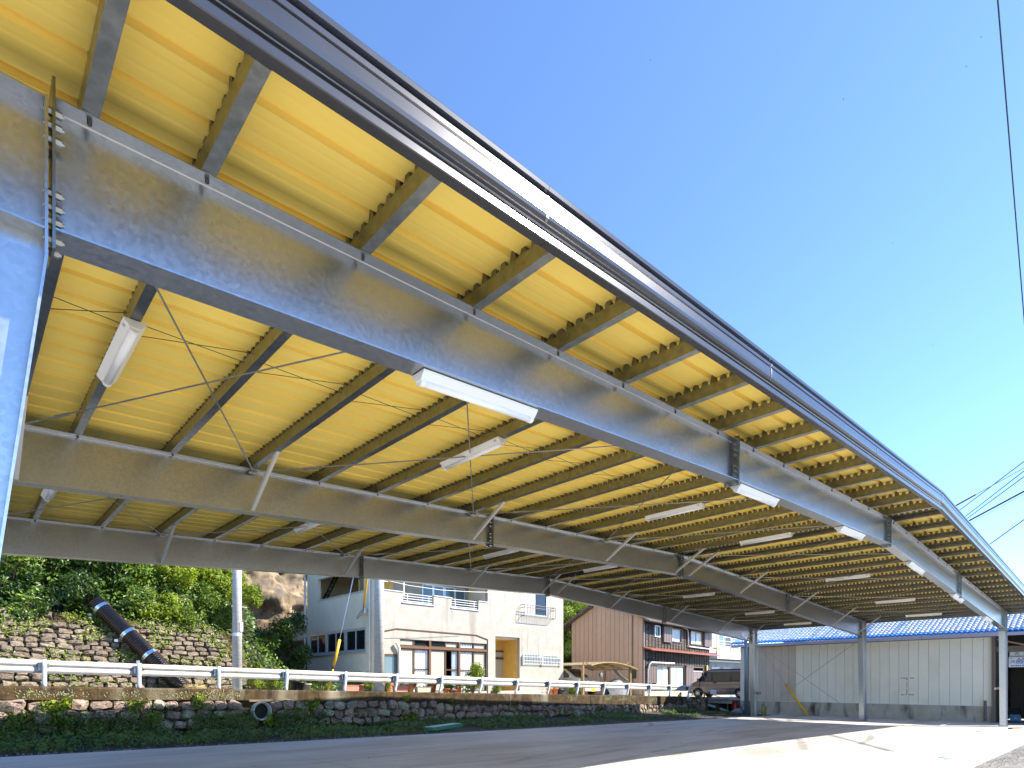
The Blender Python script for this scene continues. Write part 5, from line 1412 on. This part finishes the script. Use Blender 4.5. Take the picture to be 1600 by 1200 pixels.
# grey van; local: front toward +Y, near side faces -X
VX, VF, VR = 35.0, 20.75, 17.0
zv = .755
van = empty('van', (35.78, 18.35, zv), 0, 'grey brown metallic van with dark blue roof parked nose left beyond the ramp', 'van')
L0, L1 = -2.05, 1.95
vp_ = [(L0, .30), (L0 - .03, .62), (L0 + .0, 1.0), (L0 + .10, 1.60), (L0 + .22, 1.74), (0.62, 1.76), (.95, 1.70), (1.52, 1.08), (1.86, .92), (1.98, .70), (1.97, .32), (1.62, .26), (-1.7, .26)]
bo, vw = car_body(vp_, .76, M['vanbody'], van, belt=1.02, top_in=.13)
MB().loft([[(-.64, y, z) for y, z in ((-1.9, 1.775), (-1.8, 1.83), (.5, 1.845), (.95, 1.715))], [(.64, y, z) for y, z in ((-1.9, 1.775), (-1.8, 1.83), (.5, 1.845), (.95, 1.715))]][::-1]).build('roof', M['vanroof'], van, local=True)
for s in (-1, 1):
    for nm, pts in (('front_window', [(.50, 1.07), (1.40, 1.08), (.93, 1.60), (.50, 1.62)]), ('middle_window', [(-.78, 1.07), (.38, 1.07), (.38, 1.62), (-.78, 1.63)]), ('rear_window', [(-1.82, 1.09), (-.92, 1.08), (-.92, 1.63), (-1.72, 1.62)])):
        side_patch(van, nm, M['carglass'], pts, vw, s)
        fr_ = side_patch(van, 'window_seal', M['blackpl'], [(y + (.045 if y > sum(p[0] for p in pts) / 4 else -.045), z + (.04 if z > 1.3 else -.04)) for y, z in pts], vw, s, .003)
    for pts in ([(.425, .34), (.437, .34), (.437, 1.66), (.425, 1.66)], [(-.85, .34), (-.838, .34), (-.838, 1.66), (-.85, 1.66)], [(-1.95, .845), (1.75, .825), (1.75, .838), (-1.95, .858)], [(-1.95, .60), (.9, .58), (.9, .59), (-1.95, .61)], [(1.30, .55), (1.312, .55), (1.312, 1.06), (1.30, 1.06)]):
        side_patch(van, 'panel_gap', M['blackpl'], pts, vw, s, .0045)
    for yy in (.30, .18): side_patch(van, 'door_handle', M['blackpl'], [(yy, .93), (yy + .06, .93), (yy + .06, 1.01), (yy, 1.01)], vw, s, .02)
    side_patch(van, 'sill', M['blackpl'], [(-1.2, .27), (1.0, .27), (1.0, .34), (-1.2, .34)], vw, s, .006)
    for yw in (1.42, -1.38):
        arc = [(yw + .37 * math.cos(t), .30 + .36 * math.sin(t)) for t in lin(0, math.pi, 10)]
        side_patch(van, 'wheel_arch', M['dark'], [(a, max(.262, z)) for a, z in arc], vw, s, .004)
        wheel(van, s * .70, yw, .295, s)
    MB().box(s * .5, 1.86, .74, s * .755, 1.99, .93).build('headlight', M['headlamp'], van, local=True)
    MB().box(s * .78, 1.28, 1.06, s * .93, 1.40, 1.24).build('mirror', M['vanbody'], van, local=True)
MB().loft([[(x, y, z) for y, z in ((.97, 1.685), (1.50, 1.10), (1.515, 1.10), (.99, 1.69))] for x in (-.62, .62)]).build('windscreen', M['carglass'], van, local=True)
MB().box(-.74, 1.97, .30, .74, 2.04, .52).build('bumper', M['vanbody'], van, local=True)
# dark back walls of the seats
for yy in (.55, -.4):
    for sx_ in (-.35, .35): MB().box(sx_ - .22, yy - .08, .9, sx_ + .22, yy, 1.4).build('seat', M['dark'], van, local=True)
# cream kei car under the small carport, nose to the road
kp = onY(906, 1060, 20.6); KZ = zroad(kp.x)
kc = empty('car', (25.95, 22.85, zroad(25.9)), math.radians(184), 'cream small car with yellow plate parked nose out under the small bronze carport', 'car')
kpf = [(-1.65, .28), (-1.68, .7), (-1.62, 1.0), (-1.35, 1.42), (-1.1, 1.50), (.25, 1.50), (.98, 1.02), (1.55, .84), (1.68, .62), (1.68, .24), (-1.4, .24)]
bo, kw = car_body(kpf, .73, M['carcream'], kc, belt=.98, top_in=.22)
for s in (-1, 1):
    side_patch(kc, 'side_window', M['carglass'], [(-.45, 1.0), (.78, 1.0), (.22, 1.40), (-.45, 1.41)], kw, s); side_patch(kc, 'side_window', M['carglass'], [(-1.4, 1.02), (-.55, 1.0), (-.55, 1.41), (-1.2, 1.40)], kw, s)
    for yw in (1.12, -1.15): wheel(kc, s * .68, yw, .27, s)
    MB().box(s * .42, 1.42, .64, s * .71, 1.66, .80).build('headlight', M['headlamp'], kc, local=True)
    MB().box(s * .74, .72, .98, s * .90, .84, 1.12).build('mirror', M['carcream'], kc, local=True)
MB().loft([[(x, y, z) for y, z in ((.30, 1.475), (1.00, 1.03), (1.02, 1.035), (.33, 1.485))] for x in (-.58, .58)]).build('windscreen', M['carglass'], kc, local=True)
MB().box(-.38, 1.681, .50, .38, 1.69, .62).build('grille', M['blackpl'], kc, local=True)
MB().box(-.17, 1.721, .22, .17, 1.73, .38).build('number_plate', M['platey'], kc, local=True)
MB().box(-.7, 1.66, .24, .7, 1.72, .38).build('bumper', M['carcream'], kc, local=True)

# ------------------------------------------------------------------ small bronze carport beside the tan house
a = onY(884, 1055, 21.6); c = onY(986, 1055, 20.6)
g0 = zroad(a.x)
sc_ = empty('carport', (a.x, 21.6, g0), 0, 'small bronze framed carport with curved brownish polycarbonate roof beside the tan house', 'carport')
zr_ = onY(935, 1034, 20.6).z; ze = onY(995, 1045.5, 20.6).z
X0_, X1_ = 24.85, onY(994, 1045, 20.4).x
XR = onY(950, 1035, 20.4).x
def cz(x):
    t = (x - XR) / ((X1_ - XR) if x > XR else (XR - X0_)); return zr_ - (zr_ - ze) * t * t * (1 if x > XR else .55)
YA, YB = 20.3, 23.6
xs = lin(X0_, X1_, 16)
for i in range(16):
    b = MB(); b.loft([[(xs[i] + .012, y, cz(xs[i]) ), (xs[i + 1] - .012, y, cz(xs[i + 1])), (xs[i + 1] - .012, y, cz(xs[i + 1]) + .012), (xs[i] + .012, y, cz(xs[i]) + .012)] for y in (YA, YB)][::-1]); b.build('roof_panel', M['poly'], sc_)
b = MB()
for y in (YA - .02, 21.4, 22.5, YB + .02): b.tube([(x, y, cz(x) - .045) for x in xs], .035, 6)
for x in xs[::2]: b.bar((x, YA, cz(x) - .02), (x, YB, cz(x) - .02), .04, .03)
b.build('roof_frame', M['bronze'], sc_)
for px, y in ((910.5, 20.5), (984.5, 20.5), (945, 23.2)):
    p = onY(px, 1060, y); b = MB(); b.box(p.x - .06, y - .06, g0 - .1, p.x + .06, y + .06, cz(max(X0_, min(X1_, p.x))) - .05)
    s_ = 1 if px < 960 else -1
    b.tube([(p.x, y, g0 + 1.5), (p.x + s_ * .12, y, g0 + 1.85), (p.x + s_ * .55, y, cz(max(X0_, min(X1_, p.x + s_ * .55))) - .06)], .035, 6); b.build('post', M['bronze'], sc_)
# covered motorbike and sheet, bicycle-like clutter
p = onY(965, 1080, 21.0)
b = MB(); rings = []
for k in range(9):
    t = k / 8; h = .35 + .62 * math.sin(math.pi * min(1, t * 1.15)) ** .7 * (1 if t < .8 else .7); w_ = .18 + .28 * math.sin(math.pi * t)
    rings.append([(p.x - 1.0 + 2.0 * t, 21.0 + w_ * math.cos(q) * (1 + .12 * math.sin(5 * q + k)), zroad(p.x) + .02 + max(0, h * math.sin(q) ** .8)) for q in lin(0.02, math.pi - .02, 10)])
b.loft(rings, False, False); b.build('covered_motorbike', M['tarp'], None, True, label='motorbike under a grey sheet beside the small bronze carport post', cat='motorbike')
q0 = onY(968, 1058, 21.8)
b = MB(); b.loft([[(q0.x - .5, 21.7, q0.z + .45), (q0.x - .35, 22.1, q0.z + .50), (q0.x - .35, 22.1, q0.z + .54), (q0.x - .5, 21.7, q0.z + .49)], [(q0.x + .1, 21.7, q0.z + .05), (q0.x + .2, 22.1, q0.z + .1), (q0.x + .2, 22.1, q0.z + .14), (q0.x + .1, 21.7, q0.z + .09)], [(q0.x + .8, 21.7, q0.z - .22), (q0.x + .9, 22.1, q0.z - .2), (q0.x + .9, 22.1, q0.z - .16), (q0.x + .8, 21.7, q0.z - .18)]]); b.bar((q0.x + .3, 21.9, g0 - .1), (q0.x + .3, 21.9, q0.z), .05, .05); b.build('folded_sheet', M['tarp'], None, label='pale grey folded sheet propped up under the small carport', cat='sheet')
p = onY(938, 1056, 23.0)
fan = empty('fan', (p.x, 23.0, zroad(p.x)), 0, 'grey standing fan against the tan wall under the small carport', 'fan')
b = MB(); b.lathe((p.x, 23, zroad(p.x) - .05), [(.2, 0), (.2, .04), (.02, .06), (.02, 1.15)], 12); b.build('stand', M['tarp'], fan)
b = MB(); b.lathe((p.x, 22.95, zroad(p.x) + 1.25), [(.03, -.08), (.15, -.05), (.17, 0), (.15, .05), (.03, .07)], 14, 'Y'); b.build('fan_guard', M['tarp'], fan)
p = onY(949, 1063, 22.4)
b = MB(); b.lathe((p.x, 22.4, zroad(p.x)), [(.2, 0), (.24, .4), (.24, .55), (.1, .6)], 12); b.build('bucket', M['bluebox'], None, label='blue plastic tub on the ground under the small carport', cat='tub')

# ------------------------------------------------------------------ utility poles, guy wires, cables
def upole(px, Y, r, label, name='utility_pole', h=8.6):
    p = onY(px, 1060, Y); z = zroad(p.x) - .3
    t = empty(name, (p.x, Y, z), 0, label, 'pole')
    MB().tube([(p.x, Y, z), (p.x, Y, z + h)], r, 16, r2=r * .74).build('shaft', M['pole'], t, True)
    b = MB()
    for k in range(8):
        zz = z + 2.2 + k * .75; s = 1 if k % 2 else -1
        b.tube([(p.x + s * r * .6, Y - .02, zz), (p.x + s * (r + .15), Y - .02, zz)], .009, 5)
    b.build('step_bolts', M['bolt'], t, kind='stuff')
    return p
pA = upole(370.5, 19.75, .150, 'slim concrete utility pole in front of the stone revetment')
pB = upole(592.5, 19.5, .20, 'thick concrete utility pole in front of the cream house corner')
MB().tube([(pA.x, 19.75, 3.2), (pA.x, 19.75, 3.3)], .148, 14).build('pole_band', M['alu'], bpy.data.objects['utility_pole'])
b = MB(); b.box(pA.x + .03, 19.59, 3.35, pA.x + .13, 19.61, 3.65); b.build('number_tag', M['white'], bpy.data.objects['utility_pole'])
# guy wire with yellow guard beside the cream house
g_a = onY(513, 1078, 19.2); g_a.z = zroad(g_a.x) + .02; g_t = onY(552, 903, 19.35); gd = (g_t - g_a)
gw = empty('guy_wire', g_a, 0, 'steel guy wire with yellow guard tube rising from the verge to the thick utility pole', 'guy wire')
MB().tube([g_a, g_a + gd * 1.9], .009, 6).build('wire', M['band'], gw)
u0 = g_a + gd * .215; u1 = g_a + gd * .445
MB().tube([u0, u1], .05, 10).build('guard_tube', M['orange'], gw, True)
MB().tube([g_a, g_a + gd * .19], .03, 8).build('lower_tube', M['orange'], gw, True)
MB().tube([g_a + gd * .19, g_a + gd * .215], .04, 8).build('clamp', M['blackpl'], gw, True)
s0_ = onY(567, 957, 21.6); s1_ = onY(573.5, 905, 20.9); s2_ = s1_ + (s1_ - s0_) * 1.2
sd = empty('service_drop', s0_, 0, 'yellow sleeved service cable running up from the cream house insulator', 'cable')
MB().tube([s0_, s0_.lerp(s1_, .25)], .02, 6).build('cable_end', M['cable'], sd)
MB().tube([s0_.lerp(s1_, .25), s1_, s2_], .045, 8).build('sleeve', M['orange'], sd, True)
tw = [onY(p_, q_, 20.3) for p_, q_ in ((597, 905), (640, 915), (690, 922), (740, 925), (800, 926))]
MB().tube(tw, .011, 5).build('twisted_cable', M['white'], None, label='thin pale cable sagging across the cream house balcony', cat='cable')
# yellow guarded guy wire by the warehouse
w0 = onX(1262, 1116.5, WXW - .42); w0.z = 0; wd_ = onX(1228, 1070, WXW - .42) - w0
gw2 = empty('guy_wire', w0, 0, 'guy wire with a long yellow guard tube anchored in front of the ivory warehouse wall', 'guy wire')
MB().tube([w0 + wd_ * .9, w0 + wd_ * 2.6], .010, 6).build('wire', M['rod'], gw2)
MB().tube([w0, w0 + wd_], .062, 12).build('guard_tube', M['orange'], gw2, True)
MB().tube([w0 + wd_ * .995, w0 + wd_ * 1.01], .05, 12).build('tube_mouth', M['dark'], gw2)
# blue grey steel pole at the warehouse corner
pp = onX(1166.5, 1050, 32.45); gp = empty('steel_pole', (32.45, pp.y, -.05), 0, 'blue grey steel pole standing at the left corner of the warehouse', 'pole')
b = MB(); b.tube([(32.45, pp.y, -.05), (32.45, pp.y, 5.2)], .125, 14); b.build('shaft', M['greypipe'], gp, True)
b = MB()
for z in (1.2, 2.2, 2.7, 3.2): b.tube([(32.45 + .1, pp.y, z), (32.62, pp.y, z)], .012, 5)
b.build('step_bolts', M['bolt'], gp, kind='stuff')
# olive conduit pipes and tap at the third right-hand column
for dx, l in ((.30, 'taller olive plastic pipe stub beside the rear right column'), (.52, 'shorter olive plastic pipe stub beside the rear right column')):
    MB().tube([(30.3 + dx, 13.62 - dx * .15, 0), (30.3 + dx, 13.62 - dx * .15, .62 if dx < .4 else .5)], .07, 10).build('pipe_stub', M['olive'], None, True, label=l, cat='pipe')
b = MB(); b.box(30.28, 13.62, 1.12, 30.48, 13.78, 1.24); b.lathe((30.38, 13.7, 1.1), [(.06, 0), (.06, .16)], 10); b.build('ground_clamp', M['olive'], None, label='small brass coloured clamp on the rear right column', cat='clamp')
# traffic cone, grey sheet, planks
cn = onZ(1149.5, 1112, .03); cn.z = .0
co = empty('traffic_cone', (cn.x, cn.y, .0), 0, 'red traffic cone standing at the left corner of the warehouse', 'traffic cone')
MB().lathe((cn.x, cn.y, 0), [(.15, .03), (.12, .2), (.035, .70), (.02, .71)], 16).build('cone', M['cone'], co, True)
MB().box(cn.x - .19, cn.y - .19, 0, cn.x + .19, cn.y + .19, .03).build('base', M['cone'], co)
p = onZ(1156, 1113, .03)
b = MB(); rings = []
for k in range(7):
    t = k / 6; rings.append([(p.x - .55 + 1.1 * t, p.y + .38 * math.cos(q), .01 + (.26 * math.sin(math.pi * t) ** .6 + .02) * math.sin(q)) for q in lin(.01, math.pi - .01, 8)])
b.loft(rings, False, False).build('sheet_bundle', M['tarp'], None, True, label='crumpled grey sheet bundle lying beside the red cone', cat='sheet')
for px, py, l, m_ in ((1125, 1117, 'short rust orange plank lying at the slab corner by the ramp', 'rust'), (1171, 1111, 'small brown wood piece lying by the rear right column', 'rust'), (1586, 1138, 'short pale plank lying beside the front right column', 'bronze')):
    p = onZ(px, py, .03); MB().bar((p.x - .35, p.y + .1, .035), (p.x + .35, p.y - .12, .035), .14, .06).build('plank', M[m_], None, label=l, cat='plank', group='loose planks on the slab')
# ramp
r0, r1 = Vector((31.95, 18.75, .86)), Vector((33.55, 16.95, .05))
rp = empty('ramp', r1, 0, 'little rusty access ramp with pale edge and low handrail down from the road', 'ramp')
dr_ = (r1 - r0); sd_ = Vector((-dr_.y, dr_.x, 0)).normalized() * .9
for k in range(9):
    a, c = r0 + dr_ * (k / 9), r0 + dr_ * ((k + .9) / 9); MB().obox(a, c - a, sd_, Vector((0, 0, -.04))).build('plank', M['rust'], rp)
b = MB()
for o in (Vector((0, 0, 0)),): b.bar(r0 + o + Vector((0, 0, -.03)) - sd_ * .04, r1 + o + Vector((0, 0, -.03)) - sd_ * .04, .05, .12)
b.build('edge_beam', M['ramp'], rp)
for t, h in ((.42, .62), (.98, .70)):
    p = r0 + dr_ * t; MB().bar(p, p + Vector((0, 0, h)), .06, .06).build('handrail_post', M['rust'], rp)
b = MB(); b.bar(r0 + Vector((0, 0, .3)), r0 + dr_ * .98 + Vector((0, 0, .40)), .03, .03); b.bar(r0 + dr_ * .05 + Vector((0, 0, .62)), r0 + dr_ * .98 + Vector((0, 0, .66)), .03, .03); b.build('handrail', M['rust'], rp)
MB().box(33.0, 17.3, -.2, 34.6, 19.6, .45).build('ramp_mound', M['soil'], kind='structure')
# raised yard for the van
sheet('yard', [33.0, 34.0, 36, 40, 48], [15.9, 16.6, 18, 21.3], lambda x, y: zv - .006 if y > 16.2 else zv - .05, M['road'])
MB().box(33.0, 15.9, -.2, 48, 15.99, zv - .06).build('yard_wall', M['moss'], kind='structure')
for k, (px, l) in enumerate(((1117, 'left pale concrete block edging the yard in front of the van'), (1136, 'right pale concrete block edging the yard in front of the van'))):
    p = onX(px, 1094, 33.4); MB().box(33.3, p.y - .38, .50, 33.5, p.y + .38, .68).build('concrete_block', M['road'], None, label=l, cat='block', group='edging blocks')
_n0, _n1 = onX(1110, 1078, 34.0), onX(1119, 1084.5, 34.0); MB().box(34.0, _n1.y, _n1.z, 34.04, _n0.y, _n0.z).build('notice_board', M['paper'], None, label='small pale notice board standing in front of the grey van', cat='notice board')
# overhead cables in the open sky
def cab(p, q, r, m, label, sag=0.0, e0=1.3, e1=1.6):
    p, q = p - (q - p) * e0, q + (q - p) * e1
    pts = [p.lerp(q, t) - Vector((0, 0, sag * 4 * t * (1 - t))) for t in lin(0, 1, 14)]
    MB().tube(pts, r, 5).build('overhead_cable', m, None, label=label, cat='cable', group='overhead cables in the sky')
def far(px, py, D): d = ray(px, py); return E0 + d * D
cab(far(1549, -120, 9), far(1612, 640, 16), .012, M['cable'], 'thick dark cable crossing the right edge of the sky steeply')
D1, D2 = 40, 30
for (x0, y0, x1, y1, r, m, l) in ((1470, 803, 1660, 698, .022, M['cable'], 'thin blue cable ending in the short brown sleeve'), (1480, 812, 1650, 683, .026, M['cable'], 'thin cable crossing the sleeved cable at right'),
                             (1480, 829, 1650, 697, .026, M['cable'], 'upper of the two close parallel thin cables at right'), (1480, 833, 1650, 708, .026, M['cable'], 'lower of the two close parallel thin cables at right'),
                             (1480, 832, 1650, 741, .05, M['brown_cable'], 'thick brown cable below the parallel thin cables'), (1485, 834, 1650, 745, .012, M['cable'], 'faint thin wire beside the thick brown cable'),
                             (1490, 891, 1650, 776, .03, M['cable'], 'lowest single thin cable above the roof slope at right')):
    cab(far(x0, y0, D1), far(x1, y1, D1 if y0 == 803 else D2), r, m, l)
MB().tube([far(1476, 799.7, D1), far(1524, 773.2, D1)], .06, 6).build('cable_sleeve', M['brown_cable'], None, label='short brown sleeve over a thin cable near the roof ridge', cat='cable')
# specks flying in the sky
def bird_mesh():
    b = MB(); b.loft([[(0.0, -.09, 0), (.0, -.09, .01), (.01, -.09, 0)], [(-.02, 0, -.015), (0, 0, .025), (.02, 0, -.015)], [(0, .12, 0), (0, .12, .008), (.008, .12, 0)]])
    for s in (-1, 1): b.add([(0, .03, .01), (s * .14, .05, .06), (s * .26, -.03, .03), (s * .12, -.04, .03), (0, -.03, .01), (s * .12, .0, .025)], [(0, 1, 5), (1, 2, 5), (2, 3, 5), (3, 4, 5), (4, 0, 5)])
    return b.mesh('bird', M['cable'])
bm_ = bird_mesh()
for px, py, D in ((1016, 94, 45), (1318, 155, 50), (1395, 380, 45), (1457, 540, 40), (1510, 104, 48), (1533, 58, 55), (1135, 315, 60)):
    o = inst('bird', bm_, None, far(px, py, D), (R.uniform(-.3, .3), R.uniform(-.4, .4), R.uniform(0, 6)), (.42, .42, .42)); tag(o, 'tiny dark flying bird or insect, a speck in the open blue sky', 'bird', 'specks flying in the sky')

# ------------------------------------------------------------------ pots, planters and garden along the road edge
def pot_round(t, p, r, h, m, name='pot'):
    MB().lathe(p, [(r * .68, 0), (r * .9, h * .85), (r * 1.08, h * .86), (r * 1.08, h), (r * .92, h), (r * .85, h * .85), (.0, h * .82)], 14).build(name, M[m], t, True)
def pot_box(t, p, L, h, m):
    b = MB(); w_ = .12
    b.loft([[(p[0] - L * .45, p[1] - w_ * .85, p[2]), (p[0] + L * .45, p[1] - w_ * .85, p[2]), (p[0] + L * .45, p[1] + w_ * .85, p[2]), (p[0] - L * .45, p[1] + w_ * .85, p[2])], [(p[0] - L / 2, p[1] - w_, p[2] + h), (p[0] + L / 2, p[1] - w_, p[2] + h), (p[0] + L / 2, p[1] + w_, p[2] + h), (p[0] - L / 2, p[1] + w_, p[2] + h)]])
    b.box(p[0] - L / 2 - .015, p[1] - w_ - .015, p[2] + h - .03, p[0] + L / 2 + .015, p[1] + w_ + .015, p[2] + h + .003)
    b.build('planter_box', M[m], t)
PLM = []
for k in range(4):
    lobes = [((R.uniform(-.12, .12), R.uniform(-.06, .06), R.uniform(.04, .16)), R.uniform(.06, .1)) for _ in range(5)]
    PLM.append(leaf_mesh('foliage', lobes, 130, .055, M['leaf_lime'] if k % 2 else M['leaf'], 300 + k, up=.8, narrow=.6, surf=.2))
pl = [(460, 'r', 'potblack', .13, .30, 19.15, 'left black plastic pot beside the guy wire', .9), (469.5, 'r', 'potblack', .13, .27, 19.15, 'right black plastic pot beside the guy wire', .8), (480, 'r', 'potbeige', .14, .22, 19.15, 'small beige pot near the guy wire', 0),
      (548, 'b', 'terrap', .56, .22, 19.2, 'pink brown planter box left of the thick utility pole', .5), (562.5, 'r', 'terra', .16, .24, 19.2, 'terracotta pot beside the left planter box', .8),
      (625.5, 'b', 'terrap', .58, .24, 19.3, 'pink brown planter box right of the thick utility pole', .5), (641.5, 'r', 'terra', .16, .30, 19.35, 'terracotta pot between the pink and the cream planters', .7), (661, 'b', 'potbeige', .68, .22, 19.2, 'long cream planter in front of the air conditioner', .4),
      (675.5, 'r', 'terra', .19, .36, 19.2, 'tall terracotta pot right of the cream planter', 1.3), (697, 'r', 'terra', .15, .16, 19.2, 'terracotta bowl with magenta flowers', 1.3), (707, 'r', 'terra', .19, .12, 19.2, 'low terracotta dish between the flower pots', 1.2), (716.5, 'r', 'terra', .15, .26, 19.2, 'terracotta pot at the right of the flower group', 1.0),
      (858.5, 'r', 'terra', .17, .33, 21.2, 'left terracotta pot at the right corner of the cream house', .7), (867, 'r', 'terra', .18, .36, 21.2, 'right terracotta pot at the right corner of the cream house', .7), (875, 'r', 'potblack', .2, .3, 21.3, 'dark pot at the foot of the cream house corner', .6)]
for i, (px, ty, m_, r, h, Y, lab, fs) in enumerate(pl):
    p = onY(px, 1075, Y); p.z = zroad(p.x) + (.03 if Y < 20 else .0)
    t = empty('flower_pot' if ty == 'r' else 'planter', p, 0, lab, 'flower pot' if ty == 'r' else 'planter', 'pots and planters along the road')
    (pot_round(t, p, r, h, m_) if ty == 'r' else pot_box(t, p, r, h, m_))
    if fs:
        for q in range(1 if ty == 'r' else 3):
            o = inst('foliage', PLM[(i + q) % 4], t, Vector((p.x + (q - 1) * .17 * (ty != 'r'), p.y, p.z + h - .04)), (0, 0, R.uniform(0, 6)), (fs * 1.1, fs * 1.1, fs * 1.2))
    if px == 697:
        b = MB()
        for k in range(14):
            c = p + Vector((R.uniform(-.16, .1), R.uniform(-.1, .1), h + R.uniform(.12, .24))); b.lathe(c, [(.0, 0), (.035, .012), (.0, .02)], 6)
        b.build('petals', M['pink'], t)
    if px in (548, 625.5): pass
sh = [(548, 1048, 19.9, 1.0, 'leafy green shrub row behind the left planter box'), (572, 1058, 20.2, .8, 'leafy shrub left of the thick utility pole base')]
SHK = []
for k in range(2):
    lobes = [((R.uniform(-.45, .45), R.uniform(-.25, .25), R.uniform(.25, .95)), R.uniform(.2, .33)) for _ in range(9)]
    SHK.append((leaf_mesh('foliage', lobes, 1500, .10, M['leaf_lime'] if k == 0 else M['leaf'], 400 + k, narrow=.45, surf=.3), twig_mesh('stems', lobes, (0, 0, 0), M['twig'])))
for px, Y, s, k, lab in ((738, 20.6, 1.25, 0, 'bright green shrub growing before the big curtained windows'), (775, 20.2, .55, 0, 'small bright shrub beside the porch steps'), (555, 20.2, .75, 1, 'leafy green shrub behind the left pink planter'), (577, 20.4, .65, 0, 'leafy lime shrub just left of the thick utility pole'),
                      (500, 20.3, .7, 1, 'green shrub near the foot of the yellow guy wire'), (455, 20.2, .7, 0, 'bright weedy shrub behind the black pots'), (425, 20.4, .6, 0, 'bright weedy shrub right of the slim utility pole'), (395, 20.4, .65, 0, 'lush lime shrub at the foot of the slim utility pole'),
                      (603, 20.2, .45, 0, 'small lime shrub just right of the thick utility pole'), (893, 20.0, .5, 0, 'yellow green shrub beside the parked cream car'), (900, 19.6, .35, 1, 'low green plant beside the parked cream car'), (1062, 20.8, .3, 0, 'tiny weed tuft at the foot of the dark board house')):
    p = onY(px, 1065, Y); p.z = zroad(p.x) - .05
    t = empty('shrub', p, 0, lab, 'shrub', 'shrubs along the road edge')
    for n, me in (('foliage', SHK[k][0]), ('stems', SHK[k][1])):
        o = inst(n, me, t, p, (0, 0, 0), (s, s, s)); o.location = (0, 0, 0)
# air conditioner
a = onY(636, 1065, 21.55); c = onY(659, 1075, 21.55); z = zroad(a.x)
ac = empty('air_conditioner', ((a.x + c.x) / 2, 21.6, z), 0, 'white outdoor air conditioner unit below the big brown window', 'air conditioner')
zc_ = z + .04
MB().box(a.x, 21.55, zc_, c.x, 21.87, zc_ + .72).build('casing', M['white'], ac)
b = MB(); cx_ = a.x + (c.x - a.x) * .38; b.lathe((cx_, 21.545, zc_ + .36), [(.27, -.01), (.29, .0), (.25, .004)], 20, 'Y')
for k in range(5): b.lathe((cx_, 21.545, zc_ + .36), [(.04 + k * .05, -.012), (.05 + k * .05, -.012), (.05 + k * .05, -.004), (.04 + k * .05, -.004)], 20, 'Y')
b.build('fan_grille', M['print'], ac)
# terracotta coloured door panel at the kitchen window foot
a = onY(600.5, 1064, 21.9); c = onY(614, 1076, 21.9)
MB().box(a.x, 21.85, zroad(a.x) + .02, c.x, 21.9, a.z + .12).build('board', M['terra'], None, label='orange brown board leaning under the small brown framed window', cat='board')
# shelf and boxes at the side wall
p = onX(487, 1040, HX0 - .4)
b = MB(); 
for z in (1.35, 1.85, 2.2): b.box(HX0 - .6, p.y - .5, z, HX0 - .15, p.y + .6, z + .03)
for yy in (p.y - .5, p.y + .57):
    for xx in (HX0 - .6, HX0 - .18): b.box(xx, yy, 1.1, xx + .03, yy + .03, 2.23)
b.build('rack', M['dark'], None, label='dark low rack standing against the shaded side of the cream house', cat='rack')
# green plastic panel on the slab edge
gp0 = onZ(677, 1140.5, .19); gp1 = onZ(724, 1134, .17)
gpn = empty('plastic_panel', gp0, 0, 'green framed plastic panel with pale film lying on the slab edge', 'panel')
d_ = gp1 - gp0; d_.z = -.01; n_ = Vector((-d_.y, d_.x, 0)).normalized() * .42
for (o, u, v) in ((Vector((0, 0, 0)), d_, n_ * .12), (n_ * .88, d_, n_ * .12), (n_ * .121, d_ * .05, n_ * .758), (n_ * .121 + d_ * .95, d_ * .05, n_ * .758)):
    MB().obox(gp0 + o + Vector((0, 0, -.04)), u, v, Vector((0, 0, .12))).build('frame_side', M['greenplast'], gpn)
b = MB(); b.obox(gp0 + n_ * .125 + d_ * .052 + Vector((0, 0, .045)), d_ * .896, n_ * .75, Vector((0, 0, .05))); b.build('film', M['film'], gpn)
hz0 = onZ(500, 1146, .2); hz1 = onZ(672, 1141, .18)
MB().tube([hz0 + Vector((0, .05, -.03)), hz0.lerp(hz1, .5) + Vector((0, .12, -.03)), hz1 + Vector((0, .1, -.03))], .035, 6).build('edge_pipe', M['rust'], None, True, label='rusty thin pipe lying along the slab edge left of the green panel', cat='pipe')
# cap the stray debris on the slab
db = MB()
for k in range(60):
    x, y = R.uniform(2, 28), R.uniform(3, 14); s = R.uniform(.006, .018)
    db.add([Vector((x, y, zslab(x) + .004)) + v * s for v in ico], icf)
db.build('slab_debris', M['gravel'], kind='stuff')
